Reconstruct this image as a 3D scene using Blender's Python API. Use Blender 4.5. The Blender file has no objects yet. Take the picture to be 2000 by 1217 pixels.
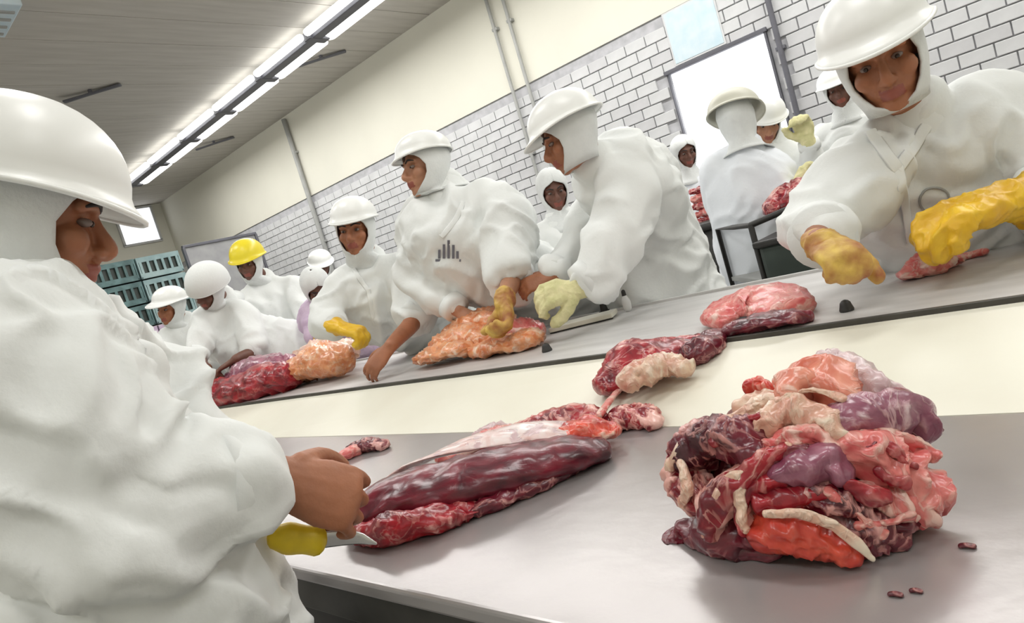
import bpy, bmesh, math, random
from mathutils import Vector as V, Matrix, noise
random.seed(7)
# ---------------------------------------------------------------- camera, light, exposure
CAMZ = 1.33
FPX = 1333.0
AZ, PI_, ROLL = math.radians(47.904), math.radians(4.884), math.radians(16.9)
_fh = V((-math.cos(AZ), math.sin(AZ), 0))
FW = _fh*math.cos(PI_) + V((0, 0, -math.sin(PI_)))
_R = _fh.cross(V((0, 0, 1))).normalized()
_D = FW.cross(_R).normalized()
IX = _R*math.cos(ROLL) + _D*math.sin(ROLL)       # image right
IY = -_R*math.sin(ROLL) + _D*math.cos(ROLL)      # image down
EYE = V((0, 0, CAMZ))
cam = bpy.data.cameras.new('camera'); camo = bpy.data.objects.new('camera', cam)
bpy.context.scene.collection.objects.link(camo)
m = Matrix((IX, -IY, -FW)).transposed().to_4x4(); m.translation = EYE
camo.matrix_world = m
cam.lens = FPX/2000*36; cam.sensor_width = 36; cam.clip_start = 0.02
bpy.context.scene.camera = camo
vs = bpy.context.scene.view_settings
vs.view_transform = 'Standard'; vs.look = 'None'; vs.gamma = 1; vs.use_curve_mapping = False
vs.exposure = 0.0
w = bpy.data.worlds.new('World'); bpy.context.scene.world = w; w.use_nodes = True
w.node_tree.nodes['Background'].inputs[0].default_value = (1, 1, 1, 1)
w.node_tree.nodes['Background'].inputs[1].default_value = 0.3
LAMP = 21.0          # watts for each ceiling fixture's lamp
TUBE = 3.5           # emission of the fluorescent diffusers

def P(x, y, z):      # point seen at a photo pixel at depth z along the view axis
    return EYE + (FW + IX*((x-1000)/FPX) + IY*((y-608.5)/FPX))*z
def ray(x, y): return (FW + IX*((x-1000)/FPX) + IY*((y-608.5)/FPX))
def T(x, y, h=0.0, base=0.9):
    r = ray(x, y); t = (base-CAMZ)/r.z
    return EYE + r*t + V((0, 0, h))
def T2(x, y, h=0.0): return T(x, y, h, 0.98)
def I(x, y, z=0.0): return (IX*x + IY*y + FW*z).normalized()
UP = V((0, 0, 1))

# ---------------------------------------------------------------- materials
def mat(name, col, rough=0.6, metal=0.0, noise_amt=0.0, nscale=8.0, col2=None, bump=0.0, bscale=40.0, emit=0.0, stretch=(1, 1, 1), sss=0.0, coat=0.0, spec=0.5):
    m = bpy.data.materials.new(name); m.use_nodes = True
    nt = m.node_tree; N = nt.nodes; L = nt.links
    b = N['Principled BSDF']
    b.inputs['Base Color'].default_value = (*col, 1); b.inputs['Roughness'].default_value = rough
    b.inputs['Metallic'].default_value = metal; b.inputs['Specular IOR Level'].default_value = spec
    if sss:
        b.inputs['Subsurface Weight'].default_value = sss; b.inputs['Subsurface Radius'].default_value = (0.02, 0.008, 0.005); b.inputs['Subsurface Scale'].default_value = 0.5
    if coat: b.inputs['Coat Weight'].default_value = coat; b.inputs['Coat Roughness'].default_value = 0.15
    tc = N.new('ShaderNodeTexCoord'); mp = N.new('ShaderNodeMapping'); mp.inputs['Scale'].default_value = stretch
    L.new(tc.outputs['Object'], mp.inputs['Vector'])
    if noise_amt or col2:
        n = N.new('ShaderNodeTexNoise'); n.inputs['Scale'].default_value = nscale; n.inputs['Detail'].default_value = 5
        L.new(mp.outputs[0], n.inputs['Vector'])
        r = N.new('ShaderNodeValToRGB')
        c2 = col2 or tuple(max(0, c*(1-noise_amt)) for c in col)
        r.color_ramp.elements[0].position = 0.32; r.color_ramp.elements[1].position = 0.68
        r.color_ramp.elements[0].color = (*c2, 1); r.color_ramp.elements[1].color = (*col, 1)
        L.new(n.outputs['Fac'], r.inputs[0]); L.new(r.outputs[0], b.inputs['Base Color'])
    if bump:
        n2 = N.new('ShaderNodeTexNoise'); n2.inputs['Scale'].default_value = bscale; n2.inputs['Detail'].default_value = 4
        L.new(mp.outputs[0], n2.inputs['Vector'])
        bp = N.new('ShaderNodeBump'); bp.inputs['Strength'].default_value = bump; bp.inputs['Distance'].default_value = 0.01
        L.new(n2.outputs['Fac'], bp.inputs['Height']); L.new(bp.outputs[0], b.inputs['Normal'])
    if emit:
        b.inputs['Emission Color'].default_value = (*col, 1); b.inputs['Emission Strength'].default_value = emit
    return m

def meat_mat(name, dark, red, fat, rough=0.3, fib=55.0, marb=0.0):
    m = bpy.data.materials.new(name); m.use_nodes = True
    nt = m.node_tree; N = nt.nodes; L = nt.links; b = N['Principled BSDF']
    at = N.new('ShaderNodeAttribute'); at.attribute_name = 'fib'
    mp = N.new('ShaderNodeMapping'); mp.inputs['Scale'].default_value = (9.0, fib, 1)
    L.new(at.outputs['Vector'], mp.inputs['Vector'])
    n = N.new('ShaderNodeTexNoise'); n.inputs['Scale'].default_value = 1.0; n.inputs['Detail'].default_value = 4
    L.new(mp.outputs[0], n.inputs['Vector'])
    tc = N.new('ShaderNodeTexCoord')
    n2 = N.new('ShaderNodeTexNoise'); n2.inputs['Scale'].default_value = 22; n2.inputs['Detail'].default_value = 6; n2.inputs['Distortion'].default_value = 0.8
    L.new(tc.outputs['Object'], n2.inputs['Vector'])
    mx0 = N.new('ShaderNodeMix'); mx0.data_type = 'FLOAT'; mx0.inputs[0].default_value = 0.5
    L.new(n.outputs['Fac'], mx0.inputs[2]); L.new(n2.outputs['Fac'], mx0.inputs[3])
    r = N.new('ShaderNodeValToRGB'); r.color_ramp.elements[0].position = 0.38; r.color_ramp.elements[1].position = 0.62
    r.color_ramp.elements[0].color = (*dark, 1); r.color_ramp.elements[1].color = (*red, 1)
    L.new(mx0.outputs[0], r.inputs[0])
    fa = N.new('ShaderNodeAttribute'); fa.attribute_name = 'fat'
    ad = N.new('ShaderNodeMath'); ad.operation = 'MULTIPLY_ADD'; ad.inputs[1].default_value = 0.9+marb; ad.inputs[2].default_value = -0.45+marb*0.1
    L.new(n2.outputs['Fac'], ad.inputs[0])
    sm = N.new('ShaderNodeMath'); sm.operation = 'ADD'; L.new(ad.outputs[0], sm.inputs[0]); L.new(fa.outputs['Fac'], sm.inputs[1])
    rp = N.new('ShaderNodeMapRange'); rp.inputs[1].default_value = 0.29; rp.inputs[2].default_value = 0.42; L.new(sm.outputs[0], rp.inputs[0])
    n3 = N.new('ShaderNodeTexNoise'); n3.inputs['Scale'].default_value = 17; n3.inputs['Detail'].default_value = 3; n3.inputs['Distortion'].default_value = 1.6
    L.new(tc.outputs['Object'], n3.inputs['Vector'])
    sb = N.new('ShaderNodeMath'); sb.operation = 'SUBTRACT'; sb.inputs[1].default_value = 0.5; L.new(n3.outputs['Fac'], sb.inputs[0])
    ab = N.new('ShaderNodeMath'); ab.operation = 'ABSOLUTE'; L.new(sb.outputs[0], ab.inputs[0])
    vr = N.new('ShaderNodeMapRange'); vr.inputs[1].default_value = 0.012; vr.inputs[2].default_value = 0.045; vr.inputs[3].default_value = 1.0; vr.inputs[4].default_value = 0.0
    L.new(ab.outputs[0], vr.inputs[0])
    fs = N.new('ShaderNodeMapRange'); fs.inputs[1].default_value = 0.07; fs.inputs[2].default_value = 0.42; L.new(fa.outputs['Fac'], fs.inputs[0])
    ml = N.new('ShaderNodeMath'); ml.operation = 'MULTIPLY'; L.new(vr.outputs[0], ml.inputs[0]); L.new(fs.outputs[0], ml.inputs[1])
    mm_ = N.new('ShaderNodeMath'); mm_.operation = 'MAXIMUM'; L.new(ml.outputs[0], mm_.inputs[0]); L.new(rp.outputs[0], mm_.inputs[1])
    mx = N.new('ShaderNodeMix'); mx.data_type = 'RGBA'; L.new(mm_.outputs[0], mx.inputs[0]); L.new(r.outputs[0], mx.inputs[6])
    r2 = N.new('ShaderNodeValToRGB'); r2.color_ramp.elements[0].position = 0.3; r2.color_ramp.elements[1].position = 0.7
    r2.color_ramp.elements[0].color = (fat[0]*0.82, fat[1]*0.55, fat[2]*0.52, 1); r2.color_ramp.elements[1].color = (*fat, 1)
    L.new(n2.outputs['Fac'], r2.inputs[0]); L.new(r2.outputs[0], mx.inputs[7])
    L.new(mx.outputs[2], b.inputs['Base Color'])
    b.inputs['Roughness'].default_value = rough; b.inputs['Coat Weight'].default_value = 0.25; b.inputs['Coat Roughness'].default_value = 0.2
    b.inputs['Subsurface Weight'].default_value = 0.12; b.inputs['Subsurface Radius'].default_value = (0.02, 0.005, 0.004); b.inputs['Subsurface Scale'].default_value = 0.4
    bp = N.new('ShaderNodeBump'); bp.inputs['Strength'].default_value = 0.7; bp.inputs['Distance'].default_value = 0.006
    hh_ = N.new('ShaderNodeMath'); hh_.operation = 'MULTIPLY_ADD'; hh_.inputs[1].default_value = 0.35; L.new(mm_.outputs[0], hh_.inputs[0]); L.new(mx0.outputs[0], hh_.inputs[2])
    L.new(hh_.outputs[0], bp.inputs['Height']); L.new(bp.outputs[0], b.inputs['Normal'])
    return m

M = {}
M['coat'] = mat('white_cotton', (0.815, 0.835, 0.82), 0.85, noise_amt=0.05, nscale=5, bump=0.12, bscale=60, spec=0.2)
M['coat_blue'] = mat('cool_white_cotton', (0.80, 0.83, 0.87), 0.85, noise_amt=0.05, nscale=5, bump=0.12, bscale=60, spec=0.2)
M['hood'] = mat('white_knit', (0.76, 0.78, 0.77), 0.9, noise_amt=0.08, nscale=20, bump=0.2, bscale=120, spec=0.15)
M['helmet'] = mat('white_hard_plastic', (0.89, 0.90, 0.875), 0.35, noise_amt=0.04, nscale=6)
M['helmet_yellow'] = mat('yellow_hard_plastic', (0.88, 0.72, 0.03), 0.35, noise_amt=0.1, nscale=10)
M['helmet_beige'] = mat('beige_plastic', (0.66, 0.65, 0.55), 0.45, noise_amt=0.08, nscale=8)
M['skin'] = mat('brown_skin', (0.40, 0.155, 0.075), 0.5, noise_amt=0.25, nscale=16, bump=0.15, bscale=70, sss=0.15)
M['skin_dark'] = mat('dark_brown_skin', (0.17, 0.07, 0.045), 0.5, noise_amt=0.25, nscale=16, bump=0.15, bscale=70, sss=0.1)
M['skin_light'] = mat('tan_skin', (0.50, 0.24, 0.14), 0.5, noise_amt=0.25, nscale=16, bump=0.15, bscale=70, sss=0.15)
M['lip'] = mat('lip', (0.30, 0.08, 0.055), 0.45, noise_amt=0.15, nscale=50)
M['hair'] = mat('dark_hair', (0.025, 0.018, 0.015), 0.6, noise_amt=0.3, nscale=80)
M['eye'] = mat('eye_white', (0.22, 0.17, 0.15), 0.2, noise_amt=0.05, nscale=60)
M['iris'] = mat('dark_iris', (0.03, 0.015, 0.01), 0.15, noise_amt=0.2, nscale=90)
M['glove'] = mat('yellow_rubber', (0.86, 0.56, 0.03), 0.4, col2=(0.70, 0.38, 0.01), nscale=14, bump=0.35, bscale=30, sss=0.05)
M['glove_pale'] = mat('cream_knit_glove', (0.78, 0.72, 0.42), 0.8, col2=(0.62, 0.60, 0.30), nscale=25, bump=0.4, bscale=90)
M['glove_dirty'] = mat('stained_yellow_glove', (0.72, 0.50, 0.10), 0.5, col2=(0.35, 0.12, 0.04), nscale=18, bump=0.3, bscale=40)
M['lilac'] = mat('lilac_cloth', (0.48, 0.36, 0.50), 0.8, col2=(0.62, 0.50, 0.62), nscale=12, bump=0.2, bscale=60)
M['boot'] = mat('white_rubber_boot', (0.75, 0.75, 0.73), 0.4, noise_amt=0.1, nscale=10)
M['dark'] = mat('dark_rubber', (0.03, 0.028, 0.025), 0.5, noise_amt=0.3, nscale=20)
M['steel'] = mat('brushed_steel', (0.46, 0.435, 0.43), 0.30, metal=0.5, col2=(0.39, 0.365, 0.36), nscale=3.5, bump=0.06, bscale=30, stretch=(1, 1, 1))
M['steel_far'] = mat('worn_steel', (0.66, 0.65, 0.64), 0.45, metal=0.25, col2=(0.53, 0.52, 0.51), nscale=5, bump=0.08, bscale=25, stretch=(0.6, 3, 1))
M['steel_dark'] = mat('shaded_steel', (0.10, 0.095, 0.085), 0.45, metal=0.4, col2=(0.06, 0.058, 0.05), nscale=6)  # darker copy of the steel, table-edge and underside shade put into its colour
M['board'] = mat('cream_polyethylene', (0.83, 0.815, 0.70), 0.42, col2=(0.79, 0.765, 0.65), nscale=4, bump=0.03, bscale=20)
M['wall'] = mat('cream_paint', (0.70, 0.685, 0.595), 0.75, noise_amt=0.06, nscale=1.2, bump=0.05, bscale=30)
M['mortar'] = mat('grey_mortar', (0.50, 0.50, 0.52), 0.9, noise_amt=0.25, nscale=12)
M['tile'] = mat('glazed_brick', (0.63, 0.635, 0.64), 0.4, noise_amt=0.14, nscale=6)
M['tile2'] = mat('glazed_brick_grey', (0.58, 0.58, 0.59), 0.4, noise_amt=0.14, nscale=6)
M['ceil'] = mat('grey_ceiling_panel', (0.55, 0.525, 0.475), 0.75, col2=(0.47, 0.445, 0.40), nscale=2.2, stretch=(6, 0.7, 1))
M['ceil_gap'] = mat('ceiling_joint', (0.24, 0.23, 0.21), 0.8, noise_amt=0.1)
M['floor'] = mat('grey_floor', (0.30, 0.29, 0.28), 0.5, col2=(0.22, 0.21, 0.20), nscale=2)
M['tube'] = mat('lit_diffuser', (1.0, 1.0, 0.98), 0.4, emit=TUBE)
M['channel'] = mat('dark_channel', (0.10, 0.10, 0.115), 0.5, noise_amt=0.2)
M['glass_lit'] = mat('daylit_glass', (0.93, 0.95, 1.0), 0.3, emit=1.15)
M['pipe'] = mat('grey_pipe', (0.38, 0.385, 0.37), 0.5, noise_amt=0.15)
M['pipe_dark'] = mat('dark_pipe', (0.12, 0.12, 0.14), 0.5, noise_amt=0.2)
M['pale_blue'] = mat('pale_blue_sheet', (0.50, 0.64, 0.71), 0.6, col2=(0.62, 0.70, 0.74), nscale=9)
M['teal'] = mat('teal_plastic', (0.13, 0.23, 0.23), 0.5, col2=(0.05, 0.10, 0.10), nscale=9)
M['teal_light'] = mat('light_teal_plastic', (0.33, 0.44, 0.44), 0.5, col2=(0.20, 0.30, 0.31), nscale=6)
M['greyboard'] = mat('grey_board', (0.36, 0.36, 0.36), 0.6, col2=(0.28, 0.28, 0.29), nscale=6)
M['green'] = mat('dark_green_plastic', (0.045, 0.06, 0.05), 0.45, noise_amt=0.3)
M['knife_y'] = mat('yellow_handle', (0.85, 0.62, 0.02), 0.4, noise_amt=0.12, nscale=40)
M['blade'] = mat('blade_steel', (0.7, 0.7, 0.7), 0.25, metal=0.9, noise_amt=0.05)
M['seam'] = mat('grey_print', (0.33, 0.33, 0.38), 0.8, noise_amt=0.1)
M['red_dark'] = meat_mat('dark_beef', (0.05, 0.003, 0.010), (0.20, 0.010, 0.026), (0.72, 0.40, 0.37))
M['red'] = meat_mat('red_beef', (0.13, 0.004, 0.012), (0.47, 0.014, 0.026), (0.82, 0.50, 0.44))
M['bright'] = meat_mat('bright_red_beef', (0.45, 0.02, 0.018), (0.78, 0.10, 0.05), (0.90, 0.62, 0.50))
M['salmon'] = meat_mat('salmon_fat', (0.62, 0.16, 0.10), (0.84, 0.36, 0.25), (0.86, 0.62, 0.52))
M['pink'] = meat_mat('pale_pink_fat', (0.60, 0.08, 0.085), (0.82, 0.30, 0.26), (0.87, 0.64, 0.56))
M['purple'] = meat_mat('purple_membrane', (0.19, 0.045, 0.085), (0.40, 0.16, 0.22), (0.70, 0.55, 0.58), rough=0.25)
M['silver'] = meat_mat('silver_skin', (0.52, 0.34, 0.36), (0.68, 0.56, 0.56), (0.80, 0.74, 0.72), rough=0.3)
M['cream'] = meat_mat('cream_fat', (0.62, 0.30, 0.22), (0.80, 0.60, 0.44), (0.86, 0.75, 0.60))
M['orange'] = meat_mat('orange_fat', (0.62, 0.18, 0.06), (0.86, 0.42, 0.20), (0.86, 0.66, 0.50))

# ---------------------------------------------------------------- object helpers
C = bpy.context.scene.collection
def link(name, me, parent=None):
    o = bpy.data.objects.new(name, me); C.objects.link(o)
    if parent is not None: o.parent = parent
    return o
def rootloc(p):
    v = V((0, 0, 0))
    while p is not None: v = v + p.location; p = p.parent
    return v
def obj(name, bm, material, parent=None, smooth=True, loc=None):
    """link the bmesh (world coordinates) as one mesh object; the origin goes to loc or the centre"""
    me = bpy.data.meshes.new(name)
    if not isinstance(bm, bmesh.types.BMesh): me = bm; me.name = name
    else: bm.to_mesh(me); bm.free()
    off = rootloc(parent)
    if loc is None and parent is None:
        n = len(me.vertices); xs = [v.co for v in me.vertices]
        loc = V((sum(v.x for v in xs)/n, sum(v.y for v in xs)/n, min(v.z for v in xs)))
    l = (V(loc) - off) if loc is not None else V((0, 0, 0))
    me.transform(Matrix.Translation(-(off+l)))
    if smooth: me.polygons.foreach_set('use_smooth', [True]*len(me.polygons))
    mats = material if isinstance(material, list) else [material]
    if not me.materials:
        for mm in mats: me.materials.append(mm)
    o = link(name, me, parent); o.location = l
    return o
def tag(o, label=None, cat=None, group=None, kind=None):
    if label: o['label'] = label
    if cat: o['category'] = cat
    if group: o['group'] = group
    if kind: o['kind'] = kind
    return o
def thing(name, label, cat, loc, group=None):
    o = bpy.data.objects.new(name, None); C.objects.link(o); o.location = V(loc); o.empty_display_size = 0.1
    return tag(o, label, cat, group)

def box(bm, c, s, rot=None, bev=0.0):
    r = bmesh.ops.create_cube(bm, size=1.0); vs_ = r['verts']
    for v in vs_: v.co = V((v.co.x*s[0], v.co.y*s[1], v.co.z*s[2]))
    if bev:
        es = list({e for v in vs_ for e in v.link_edges})
        rr = bmesh.ops.bevel(bm, geom=es, offset=bev, segments=2, affect='EDGES', profile=0.5)
        vs_ = list({v for f in rr['faces'] for v in f.verts} | {v for v in vs_ if v.is_valid})
        seen = set(vs_); st = list(vs_)
        while st:
            v = st.pop()
            for e in v.link_edges:
                o = e.other_vert(v)
                if o not in seen: seen.add(o); st.append(o)
        vs_ = list(seen)
    for v in vs_:
        if rot is not None: v.co = rot @ v.co
        v.co += V(c)
def B(*boxes, bev=0.0):
    bm = bmesh.new()
    for c, s in boxes: box(bm, c, s, bev=bev)
    return bm
def catmull(pts, n):
    if len(pts) < 3 or n < 2: 
        out = []
        for i in range(len(pts)-1):
            for k in range(n): out.append([a+(b-a)*k/n for a, b in zip(pts[i], pts[i+1])])
        out.append(list(pts[-1])); return out
    q = [[2*a-b for a, b in zip(pts[0], pts[1])]] + [list(p) for p in pts] + [[2*a-b for a, b in zip(pts[-1], pts[-2])]]
    out = []
    for i in range(1, len(q)-2):
        p0, p1, p2, p3 = q[i-1], q[i], q[i+1], q[i+2]
        for k in range(n):
            t = k/n
            out.append([0.5*(2*b+(-a+c)*t+(2*a-5*b+4*c-d)*t*t+(-a+3*b-3*c+d)*t**3) for a, b, c, d in zip(p0, p1, p2, p3)])
    out.append(list(q[-2])); return out
def tube(bm, pts, rad, side=None, seg=16, sub=4, cap=True, power=1.0):
    """smooth closed tube through pts; rad: floats or (a,b), a along side"""
    rows = []
    for p, r in zip(pts, rad):
        a, b = r if isinstance(r, (tuple, list)) else (r, r)
        rows.append([p[0], p[1], p[2], a, b])
    rows = catmull(rows, sub)
    ctr = [V(r[:3]) for r in rows]
    n = len(rows); rings = []
    prev = V(side) if side is not None else None
    for i in range(n):
        t = (ctr[min(i+1, n-1)] - ctr[max(i-1, 0)]).normalized()
        if prev is None:
            prev = t.orthogonal()
        s = (V(side) if side is not None else prev); s = s - t*s.dot(t)
        if s.length < 1e-3: s = prev - t*prev.dot(t)
        s.normalize(); prev = s; b_ = t.cross(s)
        rings.append((ctr[i], s, b_, max(rows[i][3], 0.001), max(rows[i][4], 0.001), t))
    full = []
    if cap:
        c, s, b_, a, bb, t = rings[0]; k = min(a, bb)
        for ph in (80, 55, 28): full.append((c - t*k*math.sin(math.radians(ph)), s, b_, a*math.cos(math.radians(ph)), bb*math.cos(math.radians(ph)), t))
    full += rings
    if cap:
        c, s, b_, a, bb, t = rings[-1]; k = min(a, bb)
        for ph in (28, 55, 80): full.append((c + t*k*math.sin(math.radians(ph)), s, b_, a*math.cos(math.radians(ph)), bb*math.cos(math.radians(ph)), t))
    R_ = []
    for c, s, b_, a, bb, t in full:
        R_.append([bm.verts.new(c + s*a*math.cos(2*math.pi*j/seg) + b_*bb*math.sin(2*math.pi*j/seg)) for j in range(seg)])
    for i in range(len(R_)-1):
        for j in range(seg):
            bm.faces.new((R_[i][j], R_[i][(j+1) % seg], R_[i+1][(j+1) % seg], R_[i+1][j]))
    bm.faces.new(R_[0][::-1]); bm.faces.new(R_[-1])
def ell(bm, c, ax, r, seg=16):
    """ellipsoid; ax = three unit vectors, r = three radii"""
    rings = seg//2
    top = bm.verts.new(V(c)+ax[2]*r[2]); bot = bm.verts.new(V(c)-ax[2]*r[2]); R_ = []
    for i in range(1, rings):
        ph = math.pi*i/rings
        R_.append([bm.verts.new(V(c)+ax[0]*r[0]*math.sin(ph)*math.cos(2*math.pi*j/seg)+ax[1]*r[1]*math.sin(ph)*math.sin(2*math.pi*j/seg)+ax[2]*r[2]*math.cos(ph)) for j in range(seg)])
    for j in range(seg):
        bm.faces.new((top, R_[0][j], R_[0][(j+1) % seg])); bm.faces.new((bot, R_[-1][(j+1) % seg], R_[-1][j]))
        for i in range(len(R_)-1): bm.faces.new((R_[i][j], R_[i+1][j], R_[i+1][(j+1) % seg], R_[i][(j+1) % seg]))
def remesh(bm, voxel, smooth=4, fac=0.5):
    bmesh.ops.recalc_face_normals(bm, faces=bm.faces)
    me = bpy.data.meshes.new('tmp'); bm.to_mesh(me); bm.free()
    o = bpy.data.objects.new('tmp', me); C.objects.link(o)
    r = o.modifiers.new('r', 'REMESH'); r.mode = 'VOXEL'; r.voxel_size = voxel
    if smooth:
        s = o.modifiers.new('s', 'SMOOTH'); s.iterations = smooth; s.factor = fac
    dg = bpy.context.evaluated_depsgraph_get(); dg.update()
    out = bpy.data.meshes.new_from_object(o.evaluated_get(dg))
    bpy.data.objects.remove(o); bpy.data.meshes.remove(me)
    return out
def ridge(p, s=1.0):
    return 1-abs(noise.noise(p*s))*2.2
def wrinkle(me, amp, scale, seed=0.0, fine=0.35):
    ns = [v.normal.copy() for v in me.vertices]
    off = V((seed*3.1, seed*1.7, seed*5.3))
    for v, n in zip(me.vertices, ns):
        p = v.co + off
        q = p*scale*0.62; q = q + noise.noise_vector(q*0.6)*0.9
        q = V((q.x*1.25, q.y*1.25, q.z*0.72))
        a = 1-abs(noise.noise(q))*2.6
        q2 = p*scale*1.15; q2 = q2 + noise.noise_vector(q2*0.5)*1.2; c = max(0.0, 1-abs(noise.noise(q2))*3.2)
        b = noise.noise(p*scale*2.6)
        v.co += n*(amp*(1.05*a-0.45) + amp*0.55*(c*c*(3-2*c)) + amp*0.14*b*fine*2)
    me.update()

# ---------------------------------------------------------------- people
def hand_shapes(bm, w, d, n, side, curl=0.5, grow=0.0, spread=1.0, k=1.0):
    """five fingers on a palm: w wrist, d direction, n palm normal, side +1/-1 puts the thumb"""
    d = d.normalized(); n = (n - d*n.dot(d)).normalized(); s = d.cross(n).normalized()*side
    g = grow
    tube(bm, [w-d*0.03*k, w+d*0.02*k, w+d*0.055*k, w+d*0.088*k], [(0.028*k+g, 0.021*k+g), (0.032*k+g, 0.018*k+g), (0.041*k+g, 0.016*k+g), (0.039*k+g, 0.013*k+g)], side=s, seg=14, sub=2)
    for off, ln, fr in ((0.031, 0.074, 0.0092), (0.0105, 0.084, 0.0096), (-0.0105, 0.079, 0.0092), (-0.030, 0.062, 0.0082)):
        b = w + d*0.083*k + s*off*k
        dirv = (d + s*off*3.0*spread).normalized(); pts = [b - d*0.02*k, b]; cur = b; ang = curl*0.7
        for f_, a2 in ((0.42, curl*1.15), (0.31, curl*0.9), (0.27, 0)):
            dv = dirv*math.cos(ang) + n*math.sin(ang)
            cur = cur + dv*ln*f_*k; pts.append(cur); ang += a2
        rr = fr*k*0.90
        tube(bm, pts, [rr*1.05+g, rr*1.08+g, rr+g, rr*0.93+g, rr*0.8+g], seg=10, sub=2)
    b = w + d*0.022*k + s*0.026*k + n*0.004
    d1 = (d*0.62 + s*0.68 + n*(0.35+0.3*curl)).normalized(); d2 = (d*0.88 + s*0.15 + n*(0.35+0.5*curl)).normalized()
    p1 = b + d1*0.040*k; p2 = p1 + (d1*0.4+d2*0.6).normalized()*0.032*k; p3 = p2 + d2*0.026*k
    tube(bm, [b, p1, p2, p3], [0.015*k+g, 0.0125*k+g, 0.011*k+g, 0.0092*k+g], seg=10, sub=2)

def head_frame(f, u):
    f = f.normalized(); u = (u - f*u.dot(f)).normalized(); s = f.cross(u).normalized()
    return s, f, u
def head_shapes(bm, c, f, u, k=1.0):
    s, f, u = head_frame(f, u); A = (s, f, u)
    def q(a, b, c_): return c + (s*a + f*b + u*c_)*k
    ell(bm, q(0, -0.012, 0.030), A, (0.074*k, 0.094*k, 0.088*k), 24)
    ell(bm, q(0, 0.030, -0.035), A, (0.058*k, 0.058*k, 0.072*k), 20)
    tube(bm, [q(-0.05, 0.0, -0.05), q(-0.03, 0.045, -0.085), q(0, 0.066, -0.094), q(0.03, 0.045, -0.085), q(0.05, 0.0, -0.05)], [0.016*k, 0.016*k, 0.019*k, 0.016*k, 0.016*k], sub=3)
    tube(bm, [q(0, 0.080, 0.022), q(0, 0.092, 0.0), q(0, 0.108, -0.026), q(0, 0.104, -0.036)], [0.009*k, 0.0095*k, 0.0125*k, 0.010*k], sub=3, seg=12)
    for x in (-1, 1):
        ell(bm, q(0.0125*x, 0.095, -0.034), A, (0.009*k, 0.012*k, 0.008*k), 10)
        ell(bm, q(0.038*x, 0.056, -0.022), A, (0.026*k, 0.028*k, 0.026*k), 12)
        tube(bm, [q(0.010*x, 0.084, 0.026), q(0.028*x, 0.081, 0.032), q(0.048*x, 0.066, 0.026)], [0.010*k, 0.0095*k, 0.009*k], sub=2, seg=10)
        ell(bm, q(0.076*x, -0.008, 0.0), (s, f, u), (0.010*k, 0.020*k, 0.032*k), 12)
    tube(bm, [q(-0.022, 0.080, -0.060), q(0, 0.0925, -0.056), q(0.022, 0.080, -0.060)], [0.006*k, 0.0085*k, 0.006*k], sub=3, seg=10)
    tube(bm, [q(-0.018, 0.078, -0.070), q(0, 0.089, -0.071), q(0.018, 0.078, -0.070)], [0.006*k, 0.0085*k, 0.006*k], sub=3, seg=10)

def hood(name, c, f, u, neck, parent, material, k=1.0, open_w=0.95, drape=True, seg=48, thick=0.005):
    """knitted snood: wraps the head, leaves an oval for the face, runs down to the collar"""
    s, f, u = head_frame(f, u); bm = bmesh.new()
    rows = []
    for i in range(11):
        ph = math.radians(4 + 8.6*i)                       # crown to equator and a little below
        z = 0.030 + 0.100*math.cos(ph); r = math.sin(ph)
        rows.append((c + (f*-0.010 + u*z)*k, s, f, 0.089*r*k, 0.107*r*k, z))
    for z, a, b, sh in ((0.0, 0.087, 0.098, -0.006), (-0.03, 0.083, 0.090, 0.0), (-0.055, 0.076, 0.083, 0.006), (-0.08, 0.069, 0.076, 0.010), (-0.105, 0.062, 0.068, 0.010)):
        rows.append((c + (f*sh + u*z)*k, s, f, a*k, b*k, z))
    nd = (neck - rows[-1][0]); L0 = rows[-1][0]
    if drape:
        for t, a, b in ((0.35, 0.078, 0.082), (0.65, 0.088, 0.092), (0.95, 0.105, 0.108), (1.2, 0.135, 0.125)):
            rows.append((L0 + nd*t, s, f, a*k, b*k, -0.2))
    R_ = []
    for (cc, ss, ff, a, b, z) in rows:
        h = (z - (-0.018))/0.082
        op = open_w*math.sqrt(max(0.0, 1-h*h)) if abs(h) < 1 else 0.0
        ring = []
        for j in range(seg+1):
            th = op + (2*math.pi-2*op)*j/seg
            wob = 1+0.02*noise.noise(V((th*2, z*30, c.x*3)))
            ring.append(bm.verts.new(cc + ff*b*math.cos(th)*wob + ss*a*math.sin(th)*wob))
        R_.append((ring, op))
    for i in range(len(R_)-1):
        for j in range(seg):
            bm.faces.new((R_[i][0][j], R_[i+1][0][j], R_[i+1][0][j+1], R_[i][0][j+1]))
    bmesh.ops.remove_doubles(bm, verts=bm.verts, dist=0.0006)
    bmesh.ops.recalc_face_normals(bm, faces=bm.faces)
    me = bpy.data.meshes.new(name); bm.to_mesh(me); bm.free()
    for v in me.vertices:
        pass
    o = obj(name, me, material, parent)
    md = o.modifiers.new('thickness', 'SOLIDIFY'); md.thickness = thick; md.offset = 0
    return o

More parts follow.
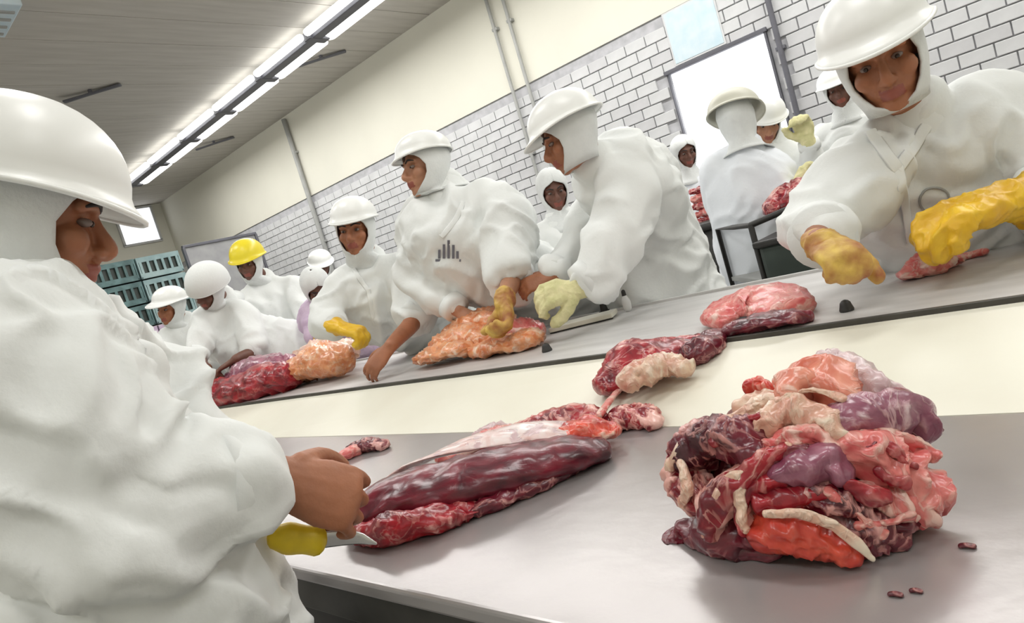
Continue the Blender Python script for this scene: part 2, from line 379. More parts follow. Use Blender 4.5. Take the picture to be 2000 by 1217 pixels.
def helmet(c, f, u, parent, material, k=1.0, visor=0.055, tilt=0.0, name='helmet', r=(0.118, 0.134, 0.100), flare=0.010, z0=0.060):
    s, f, u = head_frame(f, u)
    if tilt: 
        q = Matrix.Rotation(tilt, 3, s); f = q @ f; u = q @ u
    bm = bmesh.new(); seg = 48; R_ = []
    o0 = c + (f*-0.008 + u*z0)*k
    rows = [(math.cos(math.radians(a)), math.sin(math.radians(a))) for a in (2, 10, 20, 30, 40, 50, 60, 70, 80, 87)][::-1]
    # rim outward first, dome after
    for e in (1.0, 0.6, 0.25):
        ring = []
        for j in range(seg):
            th = 2*math.pi*j/seg; cf = max(0.0, math.cos(th))
            ext = (flare + visor*cf**2)*e*k
            dz = -(0.010 + 0.018*cf**2)*e*k
            rr = V((s*(r[0]*k+ext)*math.sin(th) + f*(r[1]*k+ext)*math.cos(th)))
            ring.append(bm.verts.new(o0 + rr + u*dz))
        R_.append(ring)
    for i in range(12):
        a = math.radians(2 + 86*i/11); ring = []
        for j in range(seg):
            th = 2*math.pi*j/seg
            rg = 1.0 + 0.015*math.cos(3*th)*math.cos(a)
            ring.append(bm.verts.new(o0 + (s*r[0]*math.sin(th) + f*r[1]*math.cos(th))*k*math.cos(a)**0.9*rg + u*r[2]*k*math.sin(a)))
        R_.append(ring)
    for i in range(len(R_)-1):
        for j in range(seg): bm.faces.new((R_[i][j], R_[i][(j+1) % seg], R_[i+1][(j+1) % seg], R_[i+1][j]))
    bm.faces.new(R_[-1])
    bmesh.ops.recalc_face_normals(bm, faces=bm.faces)
    h = obj(name, bm, material, parent)
    md = h.modifiers.new('thickness', 'SOLIDIFY'); md.thickness = 0.004*k; md.offset = 0
    # rolled lip along the rim, a sub-part
    bm = bmesh.new()
    pts = []
    ring = []
    n = 48
    cs = []
    for j in range(n):
        th = 2*math.pi*j/n; cf = max(0.0, math.cos(th)); ext = (flare+visor*cf**2)*k; dz = -(0.010+0.018*cf**2)*k
        cs.append(o0 + s*(r[0]*k+ext)*math.sin(th) + f*(r[1]*k+ext)*math.cos(th) + u*dz)
    rr = 0.0042*k; RR = []
    for j in range(n):
        t = (cs[(j+1) % n]-cs[j-1]).normalized(); a = u; b = t.cross(a).normalized()
        RR.append([bm.verts.new(cs[j] + a*rr*math.cos(q*math.pi/3) + b*rr*math.sin(q*math.pi/3)) for q in range(6)])
    for j in range(n):
        for q in range(6): bm.faces.new((RR[j][q], RR[j][(q+1) % 6], RR[(j+1) % n][(q+1) % 6], RR[(j+1) % n][q]))
    bmesh.ops.recalc_face_normals(bm, faces=bm.faces)
    obj('rim', bm, material, h)
    return h

def worker(label, head, f, u, neck, pelvis, arms, side, skin='skin', coat='coat', hoodm='hood', hat='helmet', k=1.0,
           body_vox=0.008, coat_vox=0.013, chest=(0.205, 0.15), waist=(0.21, 0.165), hip=(0.235, 0.19), skirt=0.45, wr=0.016, wscale=7.0,
           chestpt=None, hatkw=None, hood_open=0.95, features=True, skirt_dir=None, seed=1.0, legs=True, skirt_w=None, neck_drop=True, torso_extra=None):
    """arms: list of dicts(sh, el, wr, d, n, side, curl, cover, glove, r) ; cover = how far along the arm the sleeve runs (2 = to the wrist)"""
    ft = V((pelvis.x, pelvis.y, 0))
    root = thing('person', label, 'person', ft)
    side = side.normalized(); side_h = V((side.x, side.y, 0)).normalized()
    s, f, u = head_frame(f, u)
    # body
    bm = bmesh.new()
    head_shapes(bm, head, f, u, k)
    tube(bm, [head - u*0.05*k - f*0.02*k, head*0.45+neck*0.55 - f*0.008, neck, neck*0.75+(chestpt or (neck+pelvis)/2)*0.25], [0.055*k, 0.054*k, 0.062*k, 0.10], sub=3)
    cp = chestpt or (neck*0.6+pelvis*0.4)
    tube(bm, [neck*0.8+cp*0.2, cp, pelvis*0.6+cp*0.4, pelvis], [(0.13, 0.08), (0.16, 0.10), (0.14, 0.09), (0.15, 0.10)], side=side, sub=3)
    for a in arms:
        wd = a['wr'] + a['d'].normalized()*0.0
        tube(bm, [neck*0.35+a['sh']*0.65, a['sh'], a['el'], a['wr']-a['d'].normalized()*0.02], [0.055, 0.056, 0.044, 0.029], sub=4)
        hand_shapes(bm, wd, a['d'], a['n'], a.get('side', 1), a.get('curl', 0.5), k=a.get('hk', 1.0), spread=a.get('spread', 1.0))
    hipz = pelvis.z
    for x in (-1, 1):
        hj = pelvis + side_h*0.085*x
        an = V((pelvis.x, pelvis.y, 0.1)) + side_h*0.11*x
        tube(bm, [hj, (hj+an)/2, an, V((an.x, an.y, 0.04))], [0.078, 0.055, 0.04, 0.04], sub=3, seg=10)
    me = remesh(bm, body_vox, 2)
    if features:
        lc = head + (f*0.09 - u*0.063)*k
        me.materials.append(M[skin]); me.materials.append(M['lip'])
        idx = []
        for p in me.polygons:
            dv = p.center - lc
            idx.append(1 if (abs(dv.dot(u)) < 0.0125*k and abs(dv.dot(s)) < 0.024*k and dv.dot(f) > -0.02*k) else 0)
        me.polygons.foreach_set('material_index', idx)
    obj('body', me, M[skin], root)
    if features:
        for x in (-1, 1):
            ec = head + (s*0.031*x + f*0.0735 + u*0.006)*k
            bm = bmesh.new(); ell(bm, ec, (s, f, u), (0.0120*k, 0.0118*k, 0.0068*k), 12)
            e = obj('eye', bm, M['eye'], root)
            bm = bmesh.new(); ell(bm, ec + (f*0.0095 - u*0.001)*k, (s, f, u), (0.0054*k, 0.0036*k, 0.0050*k), 10); obj('iris', bm, M['iris'], e)
            bm = bmesh.new(); tube(bm, [head+(s*0.014*x+f*0.092+u*0.027)*k, head+(s*0.032*x+f*0.089+u*0.034)*k, head+(s*0.050*x+f*0.073+u*0.027)*k], [0.0032*k, 0.004*k, 0.0025*k], sub=3, seg=8)
            obj('eyebrow', bm, M['hair'], root)
    # coat
    bm = bmesh.new()
    sk = skirt_dir or V((0, 0, -1))
    tb = [neck + (neck-cp).normalized()*0.01, neck*0.72+cp*0.28, cp, cp*0.45+pelvis*0.55, pelvis, pelvis+sk*skirt*0.5, pelvis+sk*skirt]
    sw = skirt_w or (hip[0]*1.05, hip[1]*1.05)
    tube(bm, tb, [(0.085, 0.078), (chest[0]*0.86, chest[1]*0.82), chest, waist, hip, sw, (sw[0]*1.04, sw[1]*1.04)], side=side, seg=24, sub=4)
    if torso_extra: torso_extra(bm)
    for a in arms:
        r = a.get('r', (0.088, 0.078, 0.062)); cov = a.get('cover', 1.93)
        pts = [neck*0.42+a['sh']*0.58, a['sh'], a['el']]; rad = [r[0]*0.95, r[0], r[1]]
        if cov > 1:
            t = cov-1; end = a['el']*(1-t)+a['wr']*t
            mid = a['el']*0.5+end*0.5 + V((0, 0, -0.012)); pts += [mid, end]; rad += [(r[1]+r[2])/2*1.03, r[2]]
        else:
            pts[-1] = a['sh']*(1-cov)+a['el']*cov
        tube(bm, pts, rad, sub=4, seg=18)
        # cuff lip
    me = remesh(bm, coat_vox, 5)
    wrinkle(me, wr, wscale, seed)
    co = obj('coat', me, M[coat], root)
    for a in arms:
        r = a.get('r', (0.088, 0.078, 0.062)); cov = a.get('cover', 1.93)
        if cov > 1: t = cov-1; p0 = a['el']; p1 = a['wr']; end = p0*(1-t)+p1*t
        else: p0 = a['sh']; p1 = a['el']; end = p0*(1-cov)+p1*cov
        ax = (p1-p0).normalized(); rr = r[2] if cov > 1 else r[1]
        bm = bmesh.new(); tube(bm, [end-ax*0.005, end+ax*0.012+ax*rr*0.4], [rr*1.0, rr*0.93], sub=2, seg=24, cap=False)
        obj('cuff', bm, M[coat], co)
    # collar
    ax = (neck-cp).normalized()
    bm = bmesh.new(); tube(bm, [neck-ax*0.03, neck+ax*0.012, neck+ax*0.030], [(0.115, 0.105), (0.098, 0.09), (0.088, 0.082)], side=side, sub=3, seg=28)
    obj('collar', bm, M[coat], co)
    if hoodm: hood('hood', head, f, u, neck, root, M[hoodm], k, hood_open, neck_drop)
    if hat: helmet(head, f, u, root, M[hat], k, **(hatkw or {}))
    # trousers and boots
    for x in (-1, 1):
        hj = pelvis + side_h*0.09*x; an = V((pelvis.x, pelvis.y, 0.1)) + side_h*0.11*x
        bm = bmesh.new(); tube(bm, [hj, (hj+an)/2, V((an.x, an.y, 0.22))], [0.105, 0.085, 0.075], sub=3, seg=16)
        obj('trouser_leg', bm, M[coat], root)
        ff = V((f.x, f.y, 0)); ff = ff.normalized() if ff.length > 0.05 else V((0, -1, 0))
        bm = bmesh.new(); tube(bm, [V((an.x, an.y, 0.30)), V((an.x, an.y, 0.10)), V((an.x, an.y, 0.058))], [0.062, 0.055, 0.05], sub=2, seg=14)
        tube(bm, [V((an.x, an.y, 0.045))-ff*0.03, V((an.x, an.y, 0.045))+ff*0.07, V((an.x, an.y, 0.038))+ff*0.15], [(0.045, 0.045), (0.05, 0.042), (0.045, 0.034)], side=ff.cross(UP), sub=3, seg=14)
        obj('boot', bm, M['boot'], root)
    for a in arms:
        if a.get('glove'):
            bm = bmesh.new(); hand_shapes(bm, a['wr'], a['d'], a['n'], a.get('side', 1), a.get('curl', 0.5), grow=0.0035+a.get('gw', 0.004)*0.85, k=a.get('hk', 1.0)*1.02, spread=a.get('spread', 1.0))
            ax = (a['wr']-a['el']).normalized(); gl = a.get('gl', 0.07)
            tube(bm, [a['wr']-ax*gl, a['wr']-ax*gl*0.5, a['wr']+a['d'].normalized()*0.01], [a.get('gr', 0.044), 0.040, 0.034], sub=2)
            me = remesh(bm, 0.005 if k >= 1 and body_vox <= 0.006 else 0.007, 2)
            wrinkle(me, a.get('gw', 0.004), 22, seed)
            g = obj('glove', me, M[a['glove']], root)
    return root

# ---------------------------------------------------------------- meat
def lump(pts, rad, side=None, seg=40, sub=10, amp=0.012, scale=16.0, fat=0.35, top=0.0, band=None, seed=0.0, mode='ridge', squash=1.0, uparr=0.0):
    """irregular piece of meat along a path. fat: how readily ridges turn to fat; top: fat on upward faces; band: (ang0, ang1) fat sector in degrees"""
    rows = []
    for p, r in zip(pts, rad):
        a, b = r if isinstance(r, (tuple, list)) else (r, r*0.6)
        rows.append([p[0], p[1], p[2], a, b])
    rows = catmull(rows, sub); n = len(rows); ctr = [V(r[:3]) for r in rows]
    ext = []
    prev = None; frames = []
    for i in range(n):
        t = (ctr[min(i+1, n-1)]-ctr[max(i-1, 0)]).normalized()
        s = V(side) if side is not None else UP.cross(t)
        if s.length < 1e-3: s = prev or V((1, 0, 0))
        s = (s - t*s.dot(t)).normalized(); prev = s; frames.append((ctr[i], s, t.cross(s), rows[i][3], rows[i][4], t))
    full = []
    c, s, b, a, bb, t = frames[0]; kk = min(a, bb)*1.2
    for ph in (84, 66, 45, 22): full.append((c-t*kk*math.sin(math.radians(ph)), s, b, a*math.cos(math.radians(ph)), bb*math.cos(math.radians(ph)), t))
    full += frames
    c, s, b, a, bb, t = frames[-1]; kk = min(a, bb)*1.2
    for ph in (22, 45, 66, 84): full.append((c+t*kk*math.sin(math.radians(ph)), s, b, a*math.cos(math.radians(ph)), bb*math.cos(math.radians(ph)), t))
    bm = bmesh.new(); lf = bm.verts.layers.float.new('fat'); lv = bm.verts.layers.float_vector.new('fib')
    so = V((seed*7.7, seed*3.3, seed*5.1)); R_ = []; L_ = 0
    for i, (c, s, b, a, bb, t) in enumerate(full):
        if i: L_ += (c-full[i-1][0]).length
        ring = []
        for j in range(seg):
            th = 2*math.pi*j/seg
            nn = (s*math.cos(th)*bb + b*math.sin(th)*a); nn.normalize()
            p = c + s*a*math.cos(th) + b*bb*math.sin(th)
            q = (p+so)*scale; q = q + noise.noise_vector(q*0.6)*0.9
            rg = 1-abs(noise.noise(q))*2.4; lo = noise.noise((p+so)*scale*0.45)
            edge = min(1.0, min(a, bb)/0.012)
            r2 = 1-abs(noise.noise(q*2.4+V((3, 1, 8))))*3.0
            v = bm.verts.new(p + nn*(amp*(0.7*rg-0.35) + amp*1.1*lo + amp*0.38*r2)*edge)
            fv = fat*(0.30+0.45*rg+0.35*max(0.0, r2)) + top*max(0.0, nn.z) + 0.10*noise.noise((p+so)*60)
            if band:
                d = math.degrees(th) % 360
                for b0, b1, stg in band:
                    if b0 <= d <= b1: fv += stg
            v[lf] = fv; v[lv] = V((L_, th*(a+bb)/2*0.6+seed, seed)); ring.append(v)
        R_.append(ring)
    for i in range(len(R_)-1):
        for j in range(seg): bm.faces.new((R_[i][j], R_[i][(j+1) % seg], R_[i+1][(j+1) % seg], R_[i+1][j]))
    bm.faces.new(R_[0][::-1]); bm.faces.new(R_[-1])
    bmesh.ops.recalc_face_normals(bm, faces=bm.faces)
    return bm
_ms = [0]
def meat(name, label, material, pts, rad, cat='meat', group=None, parent=None, minz=None, **kw):
    _ms[0] += 1; kw.setdefault('seed', _ms[0]*0.61)
    bm = lump(pts, rad, **kw)
    if minz is not None:
        for v in bm.verts:
            if v.co.z < minz: v.co.z = minz + 0.0006*((v.co.x*991) % 1)
    o = obj(name, bm, M[material], parent)
    if parent is None: tag(o, label, cat, group)
    elif label: o['label'] = label
    return o

# ---------------------------------------------------------------- the room
def struct(name, bm, m, parent=None, smooth=False):
    o = obj(name, bm, m, parent, smooth=smooth, loc=None if parent is None else None)
    if parent is None: o['kind'] = 'structure'
    return o
XL, XR, YN, YF, ZC = -13.3, 3.2, -3.0, 6.0, 4.15
floor = struct('floor', B((((XL+XR)/2, (YN+YF)/2, -0.05), (XR-XL+0.4, YF-YN+0.4, 0.1))), M['floor'])
WX0, WX1, WZ0, WZ1 = -2.76, -1.86, 1.42, 2.44            # the lit window
BH = 2.95                                                # height of the glazed brick
bx_ = []
def wl(x0, x1, z0, z1, y0=YF+0.012, y1=YF+0.2): bx_.append((((x0+x1)/2, (y0+y1)/2, (z0+z1)/2), (x1-x0, y1-y0, z1-z0)))
wl(XL-0.2, WX0, 0, BH); wl(WX1, XR+0.2, 0, BH); wl(WX0, WX1, 0, WZ0); wl(WX0, WX1, WZ1, BH)
wall_far = struct('wall_far', B(*bx_), M['mortar'])
up = struct('cream_upper_wall', B((((XL+XR)/2, YF+0.095, (BH+ZC)/2+0.1), (XR-XL+0.4, 0.2, ZC-BH+0.2))), M['wall'], wall_far)
struct('wall_left', B(((XL-0.1, (YN+YF)/2, ZC/2), (0.2, YF-YN, ZC+0.2))), M['wall'])
struct('wall_right', B(((XR+0.1, (YN+YF)/2, ZC/2), (0.2, YF-YN, ZC+0.2))), M['wall'])
struct('wall_near', B((((XL+XR)/2, YN-0.1, ZC/2), (XR-XL+0.4, 0.2, ZC+0.2))), M['wall'])
# glazed bricks, 0.20 x 0.10 with recessed joints
bl, bh_, jt = 0.205, 0.098, 0.009
cand = []
nz = int(BH/(bh_+jt*0+0.0))
for r in range(int(BH/0.1018)):
    z = 0.051 + r*0.1018
    x = XR - 0.1 - (0.1 if r % 2 else 0.0)
    while x > XL+0.02:
        if not (WX0-0.09 < x < WX1+0.09 and WZ0-0.04 < z < WZ1+0.04):
            cand.append((x, z))
        x -= 0.214
def seen(x, z):
    d = V((x, YF, z))-EYE; dp = d.dot(FW)
    if dp < 0.1: return False
    px = 1000+FPX*d.dot(IX)/dp; py = 608.5+FPX*d.dot(IY)/dp
    return -30 < px < 2030 and -30 < py < 640 and z > 1.1
cand.sort(key=lambda c: (0 if seen(*c) else 1, (V((c[0], YF, c[1]))-EYE).length))
tb = bmesh.new(); box(tb, (0, 0, 0), (bl, 0.024, 0.0925), bev=0.004)
tm = bpy.data.meshes.new('brick'); tb.to_mesh(tm); tb.free(); tm.materials.append(M['tile'])
tm2 = tm.copy(); tm2.materials.clear(); tm2.materials.append(M['tile2'])
wloc = wall_far.location
for i, (x, z) in enumerate(cand[:300]):
    o = link('brick', tm if random.random() < 0.7 else tm2, wall_far)
    o.location = V((x, YF+0.004+random.uniform(-0.0015, 0.0015), z)) - wloc
bm = bmesh.new()
for x, z in cand[300:]:
    if x > XR: continue
    box(bm, (x, YF+0.004, z), (bl, 0.024, 0.0925))
o = obj('brick', bm, M['tile'], wall_far, smooth=False); o['kind'] = 'stuff'
# window
wn = thing('window_1', None, None, ((WX0+WX1)/2, YF+0.05, WZ0)); wn['kind'] = 'structure'
obj('pane', B((((WX0+WX1)/2, YF+0.07, (WZ0+WZ1)/2), (WX1-WX0, 0.01, WZ1-WZ0))), M['glass_lit'], wn, smooth=False)
fr = []
obj('window_frame', B((((WX0+WX1)/2, YF-0.005, WZ1+0.012), (WX1-WX0+0.05, 0.05, 0.035)), ((WX1+0.004, YF+0.01, (WZ0+WZ1)/2), (0.02, 0.06, WZ1-WZ0)),
    ((WX0-0.004, YF+0.01, (WZ0+WZ1)/2), (0.012, 0.04, WZ1-WZ0)), (((WX0+WX1)/2, YF+0.01, WZ0-0.01), (WX1-WX0+0.04, 0.06, 0.02)), bev=0.004), M['pipe_dark'], wn, smooth=False)
# high lit window on the end wall
w2 = thing('window_2', None, None, (XL+0.02, 5.4, 3.5)); w2['kind'] = 'structure'
obj('pane', B(((XL+0.02, 5.45, 3.78), (0.02, 0.62, 0.62))), M['glass_lit'], w2, smooth=False)
obj('window_frame', B(((XL+0.03, 5.45, 4.11), (0.05, 0.7, 0.04)), ((XL+0.03, 5.45, 3.45), (0.05, 0.7, 0.04)), ((XL+0.03, 5.78, 3.78), (0.05, 0.04, 0.66)), ((XL+0.03, 5.12, 3.78), (0.05, 0.04, 0.66)), bev=0.003), M['tile'], w2, smooth=False)
# ceiling: long panels across the hall with open joints
ceiling = struct('ceiling', B((((XL+XR)/2, (YN+YF)/2, ZC+0.08), (XR-XL+0.4, YF-YN+0.4, 0.1))), M['ceil_gap'])
cp_b = bmesh.new(); box(cp_b, (0, 0, 0), (0.492, YF-YN, 0.03), bev=0.003)
cpm = bpy.data.meshes.new('ceiling_panel'); cp_b.to_mesh(cpm); cp_b.free(); cpm.materials.append(M['ceil'])
for i in range(33):
    o = link('ceiling_panel', cpm, ceiling); o.location = V((XL+0.25+i*0.5, (YN+YF)/2, ZC+0.012+random.uniform(-0.002, 0.002))) - ceiling.location
# conduits on the far wall
def pipe(x, z0, z1, r, m, label, elbow=False):
    bm = bmesh.new(); tube(bm, [V((x, YF-0.05, z0)), V((x, YF-0.05, (z0+z1)/2)), V((x, YF-0.05, z1))], [r]*3, seg=12, cap=False)
    t = thing('conduit', label, 'pipe', (x, YF-0.05, z0)); obj('tube', bm, M[m], t)
    for z in (z0+0.35, (z0+z1)/2+0.2, z1-0.5):
        obj('bracket', B(((x, YF-0.03, z), (r*2+0.03, 0.055, 0.03)), bev=0.003), M[m], t, smooth=False)
    return t
pipe(-4.45, 0.02, 4.1, 0.019, 'pipe', 'thin grey wall conduit, the farther of the close pair behind the bending worker')
pipe(-4.24, 0.02, 4.1, 0.019, 'pipe', 'thin grey wall conduit, the nearer of the close pair behind the bending worker')
pipe(-8.55, 0.02, 4.1, 0.034, 'pipe', 'lone grey conduit on the far wall above the worker with the bare forearm')
pipe(-1.76, 0.02, 4.1, 0.022, 'pipe_dark', 'dark conduit running down beside the bright window')
# pale blue sheet pinned to the bricks
t = thing('wall_sign', 'pale blue sheet fixed to the brick wall above the window', 'sign', (-2.42, YF-0.02, 2.5))
obj('sheet', B(((-2.42, YF-0.016, 2.71), (0.46, 0.008, 0.44)), bev=0.003), M['pale_blue'], t, smooth=False)
obj('border', B(((-2.42, YF-0.014, 2.71), (0.49, 0.006, 0.47)), bev=0.002), M['tile'], t, smooth=False)
# fluorescent fixtures: dark channel with a lit trough on either side, in a row down the hall
LY, LZ = 4.66, 4.04
def fixture(x, y, label, group, ln=1.06):
    t = thing('ceiling_light', label, 'light', (x, y, LZ-0.05), group)
    obj('channel', B(((x, y, LZ-0.015), (ln, 0.12, 0.07)), ((x-ln/2+0.05, y+0.03, LZ-0.012), (0.11, 0.25, 0.085)), ((x, y, ZC-0.03), (0.04, 0.04, 0.1)), bev=0.006), M['channel'], t, smooth=False)
    for dy, dx, wd in ((-0.12, 0.05, 0.042), (0.18, -0.02, 0.10)):
        bm = bmesh.new(); tube(bm, [V((x-ln/2+0.07+dx, y+dy, LZ)), V((x+dx, y+dy, LZ)), V((x+ln/2-0.07+dx, y+dy, LZ))], [(wd, 0.038)]*3, side=V((0, 1, 0)), seg=12, sub=1)
        obj('diffuser', bm, M['tube'], t)
    ld = bpy.data.lights.new('lamp', 'AREA'); ld.shape = 'RECTANGLE'; ld.size = ln*0.9; ld.size_y = 0.3; ld.energy = LAMP; ld.color = (1.0, 0.99, 0.972)
    lo = bpy.data.objects.new('lamp', ld); C.objects.link(lo); lo.parent = t; lo.location = (0, 0, -0.04)
    lo.visible_camera = False
xs = [XR-1.0-1.065*i for i in range(13)]
ORD = ['farthest', 'second farthest', 'third farthest', 'fourth farthest', 'fifth farthest', 'sixth farthest', 'seventh farthest', 'eighth farthest', 'ninth farthest']
for i, x in enumerate(xs):
    fixture(x, LY, (ORD[12-i] + ' of the lit ceiling fixtures in the row receding to the end wall') if i > 3 else ('first', 'second', 'third', 'fourth')[i] + ' fixture from the right wall in the row receding to the end wall', 'fluorescent lights in the row along the far wall')
for row, y in enumerate((1.35, -1.6)):
    for i in range(5):
        fixture(XR-1.3-2.4*i, y, ('first', 'second', 'third', 'fourth', 'fifth')[i] + ' fixture from the right wall in the ' + ('row above the near tables' if row == 0 else 'row behind the viewer'), 'fluorescent lights above the near tables', 1.3)
# ceiling slots / dark hanger plates
for (x, y, a, lab) in ((-7.42, 3.04, 0.6, 'dark curved hanger plate on the ceiling above the near helmet'), (-6.45, 5.25, 0.5, 'dark hanger plate beside the nearest visible ceiling lights'), (-9.52, 5.34, 0.5, 'dark hanger plate farther down beside the row of lights')):
    bm = bmesh.new()
    tube(bm, [V((x-0.18, y-0.20, ZC-0.06)), V((x-0.03, y+0.02, ZC-0.035)), V((x+0.16, y+0.24, ZC-0.02))], [(0.05, 0.012), (0.035, 0.012), (0.045, 0.012)], side=V((1, -0.3, 0)), seg=12)
    t = thing('hanger_plate', lab, 'hanger', (x, y, ZC-0.06)); obj('plate', bm, M['channel'], t)
    obj('stud', B(((x, y, ZC-0.01), (0.03, 0.03, 0.06))), M['channel'], t, smooth=False)
t = thing('ceiling_duct', 'pale blue-grey ceiling duct at the upper corner of the picture', 'duct', (-5.9, 1.85, ZC-0.12))
obj('casing', B(((-5.75, 1.80, ZC-0.06), (0.55, 0.40, 0.12)), bev=0.01), M['pale_blue'], t, smooth=False)
for k in range(4): obj('slat', B(((-5.95+0.12*k, 1.80, ZC-0.125), (0.03, 0.34, 0.012)), bev=0.002), M['pipe'], t, smooth=False)

# ---------------------------------------------------------------- work tables
def slab(pts, z0, z1, bev=0.006):
    bm = bmesh.new()
    lo = [bm.verts.new((x, y, z0)) for x, y in pts]; hi = [bm.verts.new((x, y, z1)) for x, y in pts]
    bm.faces.new(lo[::-1]); bm.faces.new(hi); n = len(pts)
    for i in range(n): bm.faces.new((lo[i], lo[(i+1) % n], hi[(i+1) % n], hi[i]))
    bmesh.ops.recalc_face_normals(bm, faces=bm.faces)
    if bev: bmesh.ops.bevel(bm, geom=list(bm.edges), offset=bev, segments=3, affect='EDGES', profile=0.5)
    return bm
t = thing('work_table', 'near stainless steel work table under the big meat pile', 'table', (0, 0.85, 0))
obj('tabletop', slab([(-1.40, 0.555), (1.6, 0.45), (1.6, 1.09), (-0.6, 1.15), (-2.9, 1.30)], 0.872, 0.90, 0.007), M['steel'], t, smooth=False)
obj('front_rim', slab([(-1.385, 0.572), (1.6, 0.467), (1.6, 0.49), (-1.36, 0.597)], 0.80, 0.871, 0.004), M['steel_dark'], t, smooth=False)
obj('apron_panel', slab([(-1.34, 0.600), (1.55, 0.500), (1.55, 0.515), (-1.34, 0.615)], 0.12, 0.80, 0.003), M['dark'], t, smooth=False)  # near-black colour stands in for the shadow below the tabletop
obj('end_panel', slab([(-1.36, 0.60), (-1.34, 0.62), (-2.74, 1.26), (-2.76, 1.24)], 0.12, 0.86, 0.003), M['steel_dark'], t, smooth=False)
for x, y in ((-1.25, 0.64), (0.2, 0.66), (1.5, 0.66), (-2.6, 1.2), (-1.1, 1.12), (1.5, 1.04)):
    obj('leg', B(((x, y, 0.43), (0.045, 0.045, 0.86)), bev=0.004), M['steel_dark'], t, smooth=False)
t = thing('chopping_surface', 'long cream plastic surface between the two steel tables', 'work surface', (-1.5, 1.35, 0))
bm = bmesh.new()
prof = [(-5.6, 1.40), (-2.9, 1.31), (-0.6, 1.16), (1.6, 1.10)]; far_ = [(-5.6, 1.66), (-2.9, 1.60), (-0.6, 1.50), (1.6, 1.50)]
a = [bm.verts.new((x, y, 0.895)) for x, y in prof]; b = [bm.verts.new((x, y, 0.972)) for x, y in far_]
a2 = [bm.verts.new((x, y, 0.86)) for x, y in prof]; b2 = [bm.verts.new((x, y, 0.93)) for x, y in far_]
for i in range(3):
    bm.faces.new((a[i], a[i+1], b[i+1], b[i])); bm.faces.new((a2[i], b2[i], b2[i+1], a2[i+1])); bm.faces.new((a[i], a2[i], a2[i+1], a[i+1])); bm.faces.new((b[i], b[i+1], b2[i+1], b2[i]))
bm.faces.new((a[0], b[0], b2[0], a2[0])); bm.faces.new((a[3], a2[3], b2[3], b[3]))
bmesh.ops.recalc_face_normals(bm, faces=bm.faces)
obj('board', bm, M['board'], t, smooth=False)
for x in (-5.2, -3.4, -1.6, 0.2, 1.4): obj('support', B(((x, 1.44-0.02*(x+1), 0.43), (0.05, 0.05, 0.86))), M['steel_dark'], t, smooth=False)
t = thing('work_table', 'long far steel work table where the row of workers stands', 'table', (-2, 1.9, 0))
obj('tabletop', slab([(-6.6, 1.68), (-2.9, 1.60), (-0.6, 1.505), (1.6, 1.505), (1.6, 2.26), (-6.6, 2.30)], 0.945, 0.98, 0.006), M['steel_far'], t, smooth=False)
obj('front_lip', slab([(-6.6, 1.675), (-2.9, 1.595), (-0.6, 1.50), (1.6, 1.50), (1.6, 1.512), (-0.6, 1.512), (-2.9, 1.607), (-6.6, 1.687)], 0.965, 0.984, 0.002), M['steel_dark'], t, smooth=False)
obj('back_rim', slab([(-6.6, 2.29), (1.6, 2.25), (1.6, 2.262), (-6.6, 2.302)], 0.93, 0.99, 0.002), M['steel_far'], t, smooth=False)
for x in (-6.4, -4.4, -2.4, -0.4, 1.5):
    for y in (1.74, 2.22): obj('leg', B(((x, y, 0.47), (0.05, 0.05, 0.95)), bev=0.004), M['steel_dark'], t, smooth=False)

# ---------------------------------------------------------------- the workers
def toward(a, b): return (b-a).normalized()
LVL = I(-0.29, -0.957)                                    # straight up, as seen in the picture
# the nearest worker, in profile, reaching over the near table
hd = P(40, 432, 1.0)
f1 = I(0.83, 0.07, 0.55); u1 = I(0.06, -1.0, 0.0)
nk = P(62, 640, 0.98); pv = P(-60, 1360, 0.92); pv = P(215, 1225, 0.97)
shR = P(28, 740, 0.86); elR = P(210, 985, 0.84); wrR = P(538, 938, 1.00)
shL = P(140, 700, 1.12); elL = P(285, 745, 1.20); wrL = P(430, 930, 1.16)
dR = (P(655, 968, 1.03) - wrR).normalized()
near = worker('worker in white helmet and snood leaning over the nearest table, seen in profile', hd, f1, u1, nk, pv,
    [dict(sh=shR, el=elR, wr=wrR, d=dR, n=I(-0.15, 0.55, 0.8), side=1, curl=1.1, cover=1.60, r=(0.125, 0.118, 0.082), hk=1.30),
     dict(sh=shL, el=elL, wr=wrL, d=I(0.8, 0.6, 0.1), n=I(-0.3, 0.9, 0.0), side=-1, curl=0.8, cover=1.7, r=(0.10, 0.085, 0.07))],
    side=(shL-shR), chestpt=P(45, 880, 0.96), chest=(0.20, 0.19), waist=(0.22, 0.20), hip=(0.26, 0.23), skirt=0.5, k=1.06,
    body_vox=0.0038, coat_vox=0.009, wr=0.025, wscale=8.5, hatkw=dict(visor=0.016, r=(0.124, 0.134, 0.122), flare=0.010, z0=0.050, tilt=-0.04), hood_open=1.10, seed=3.0)
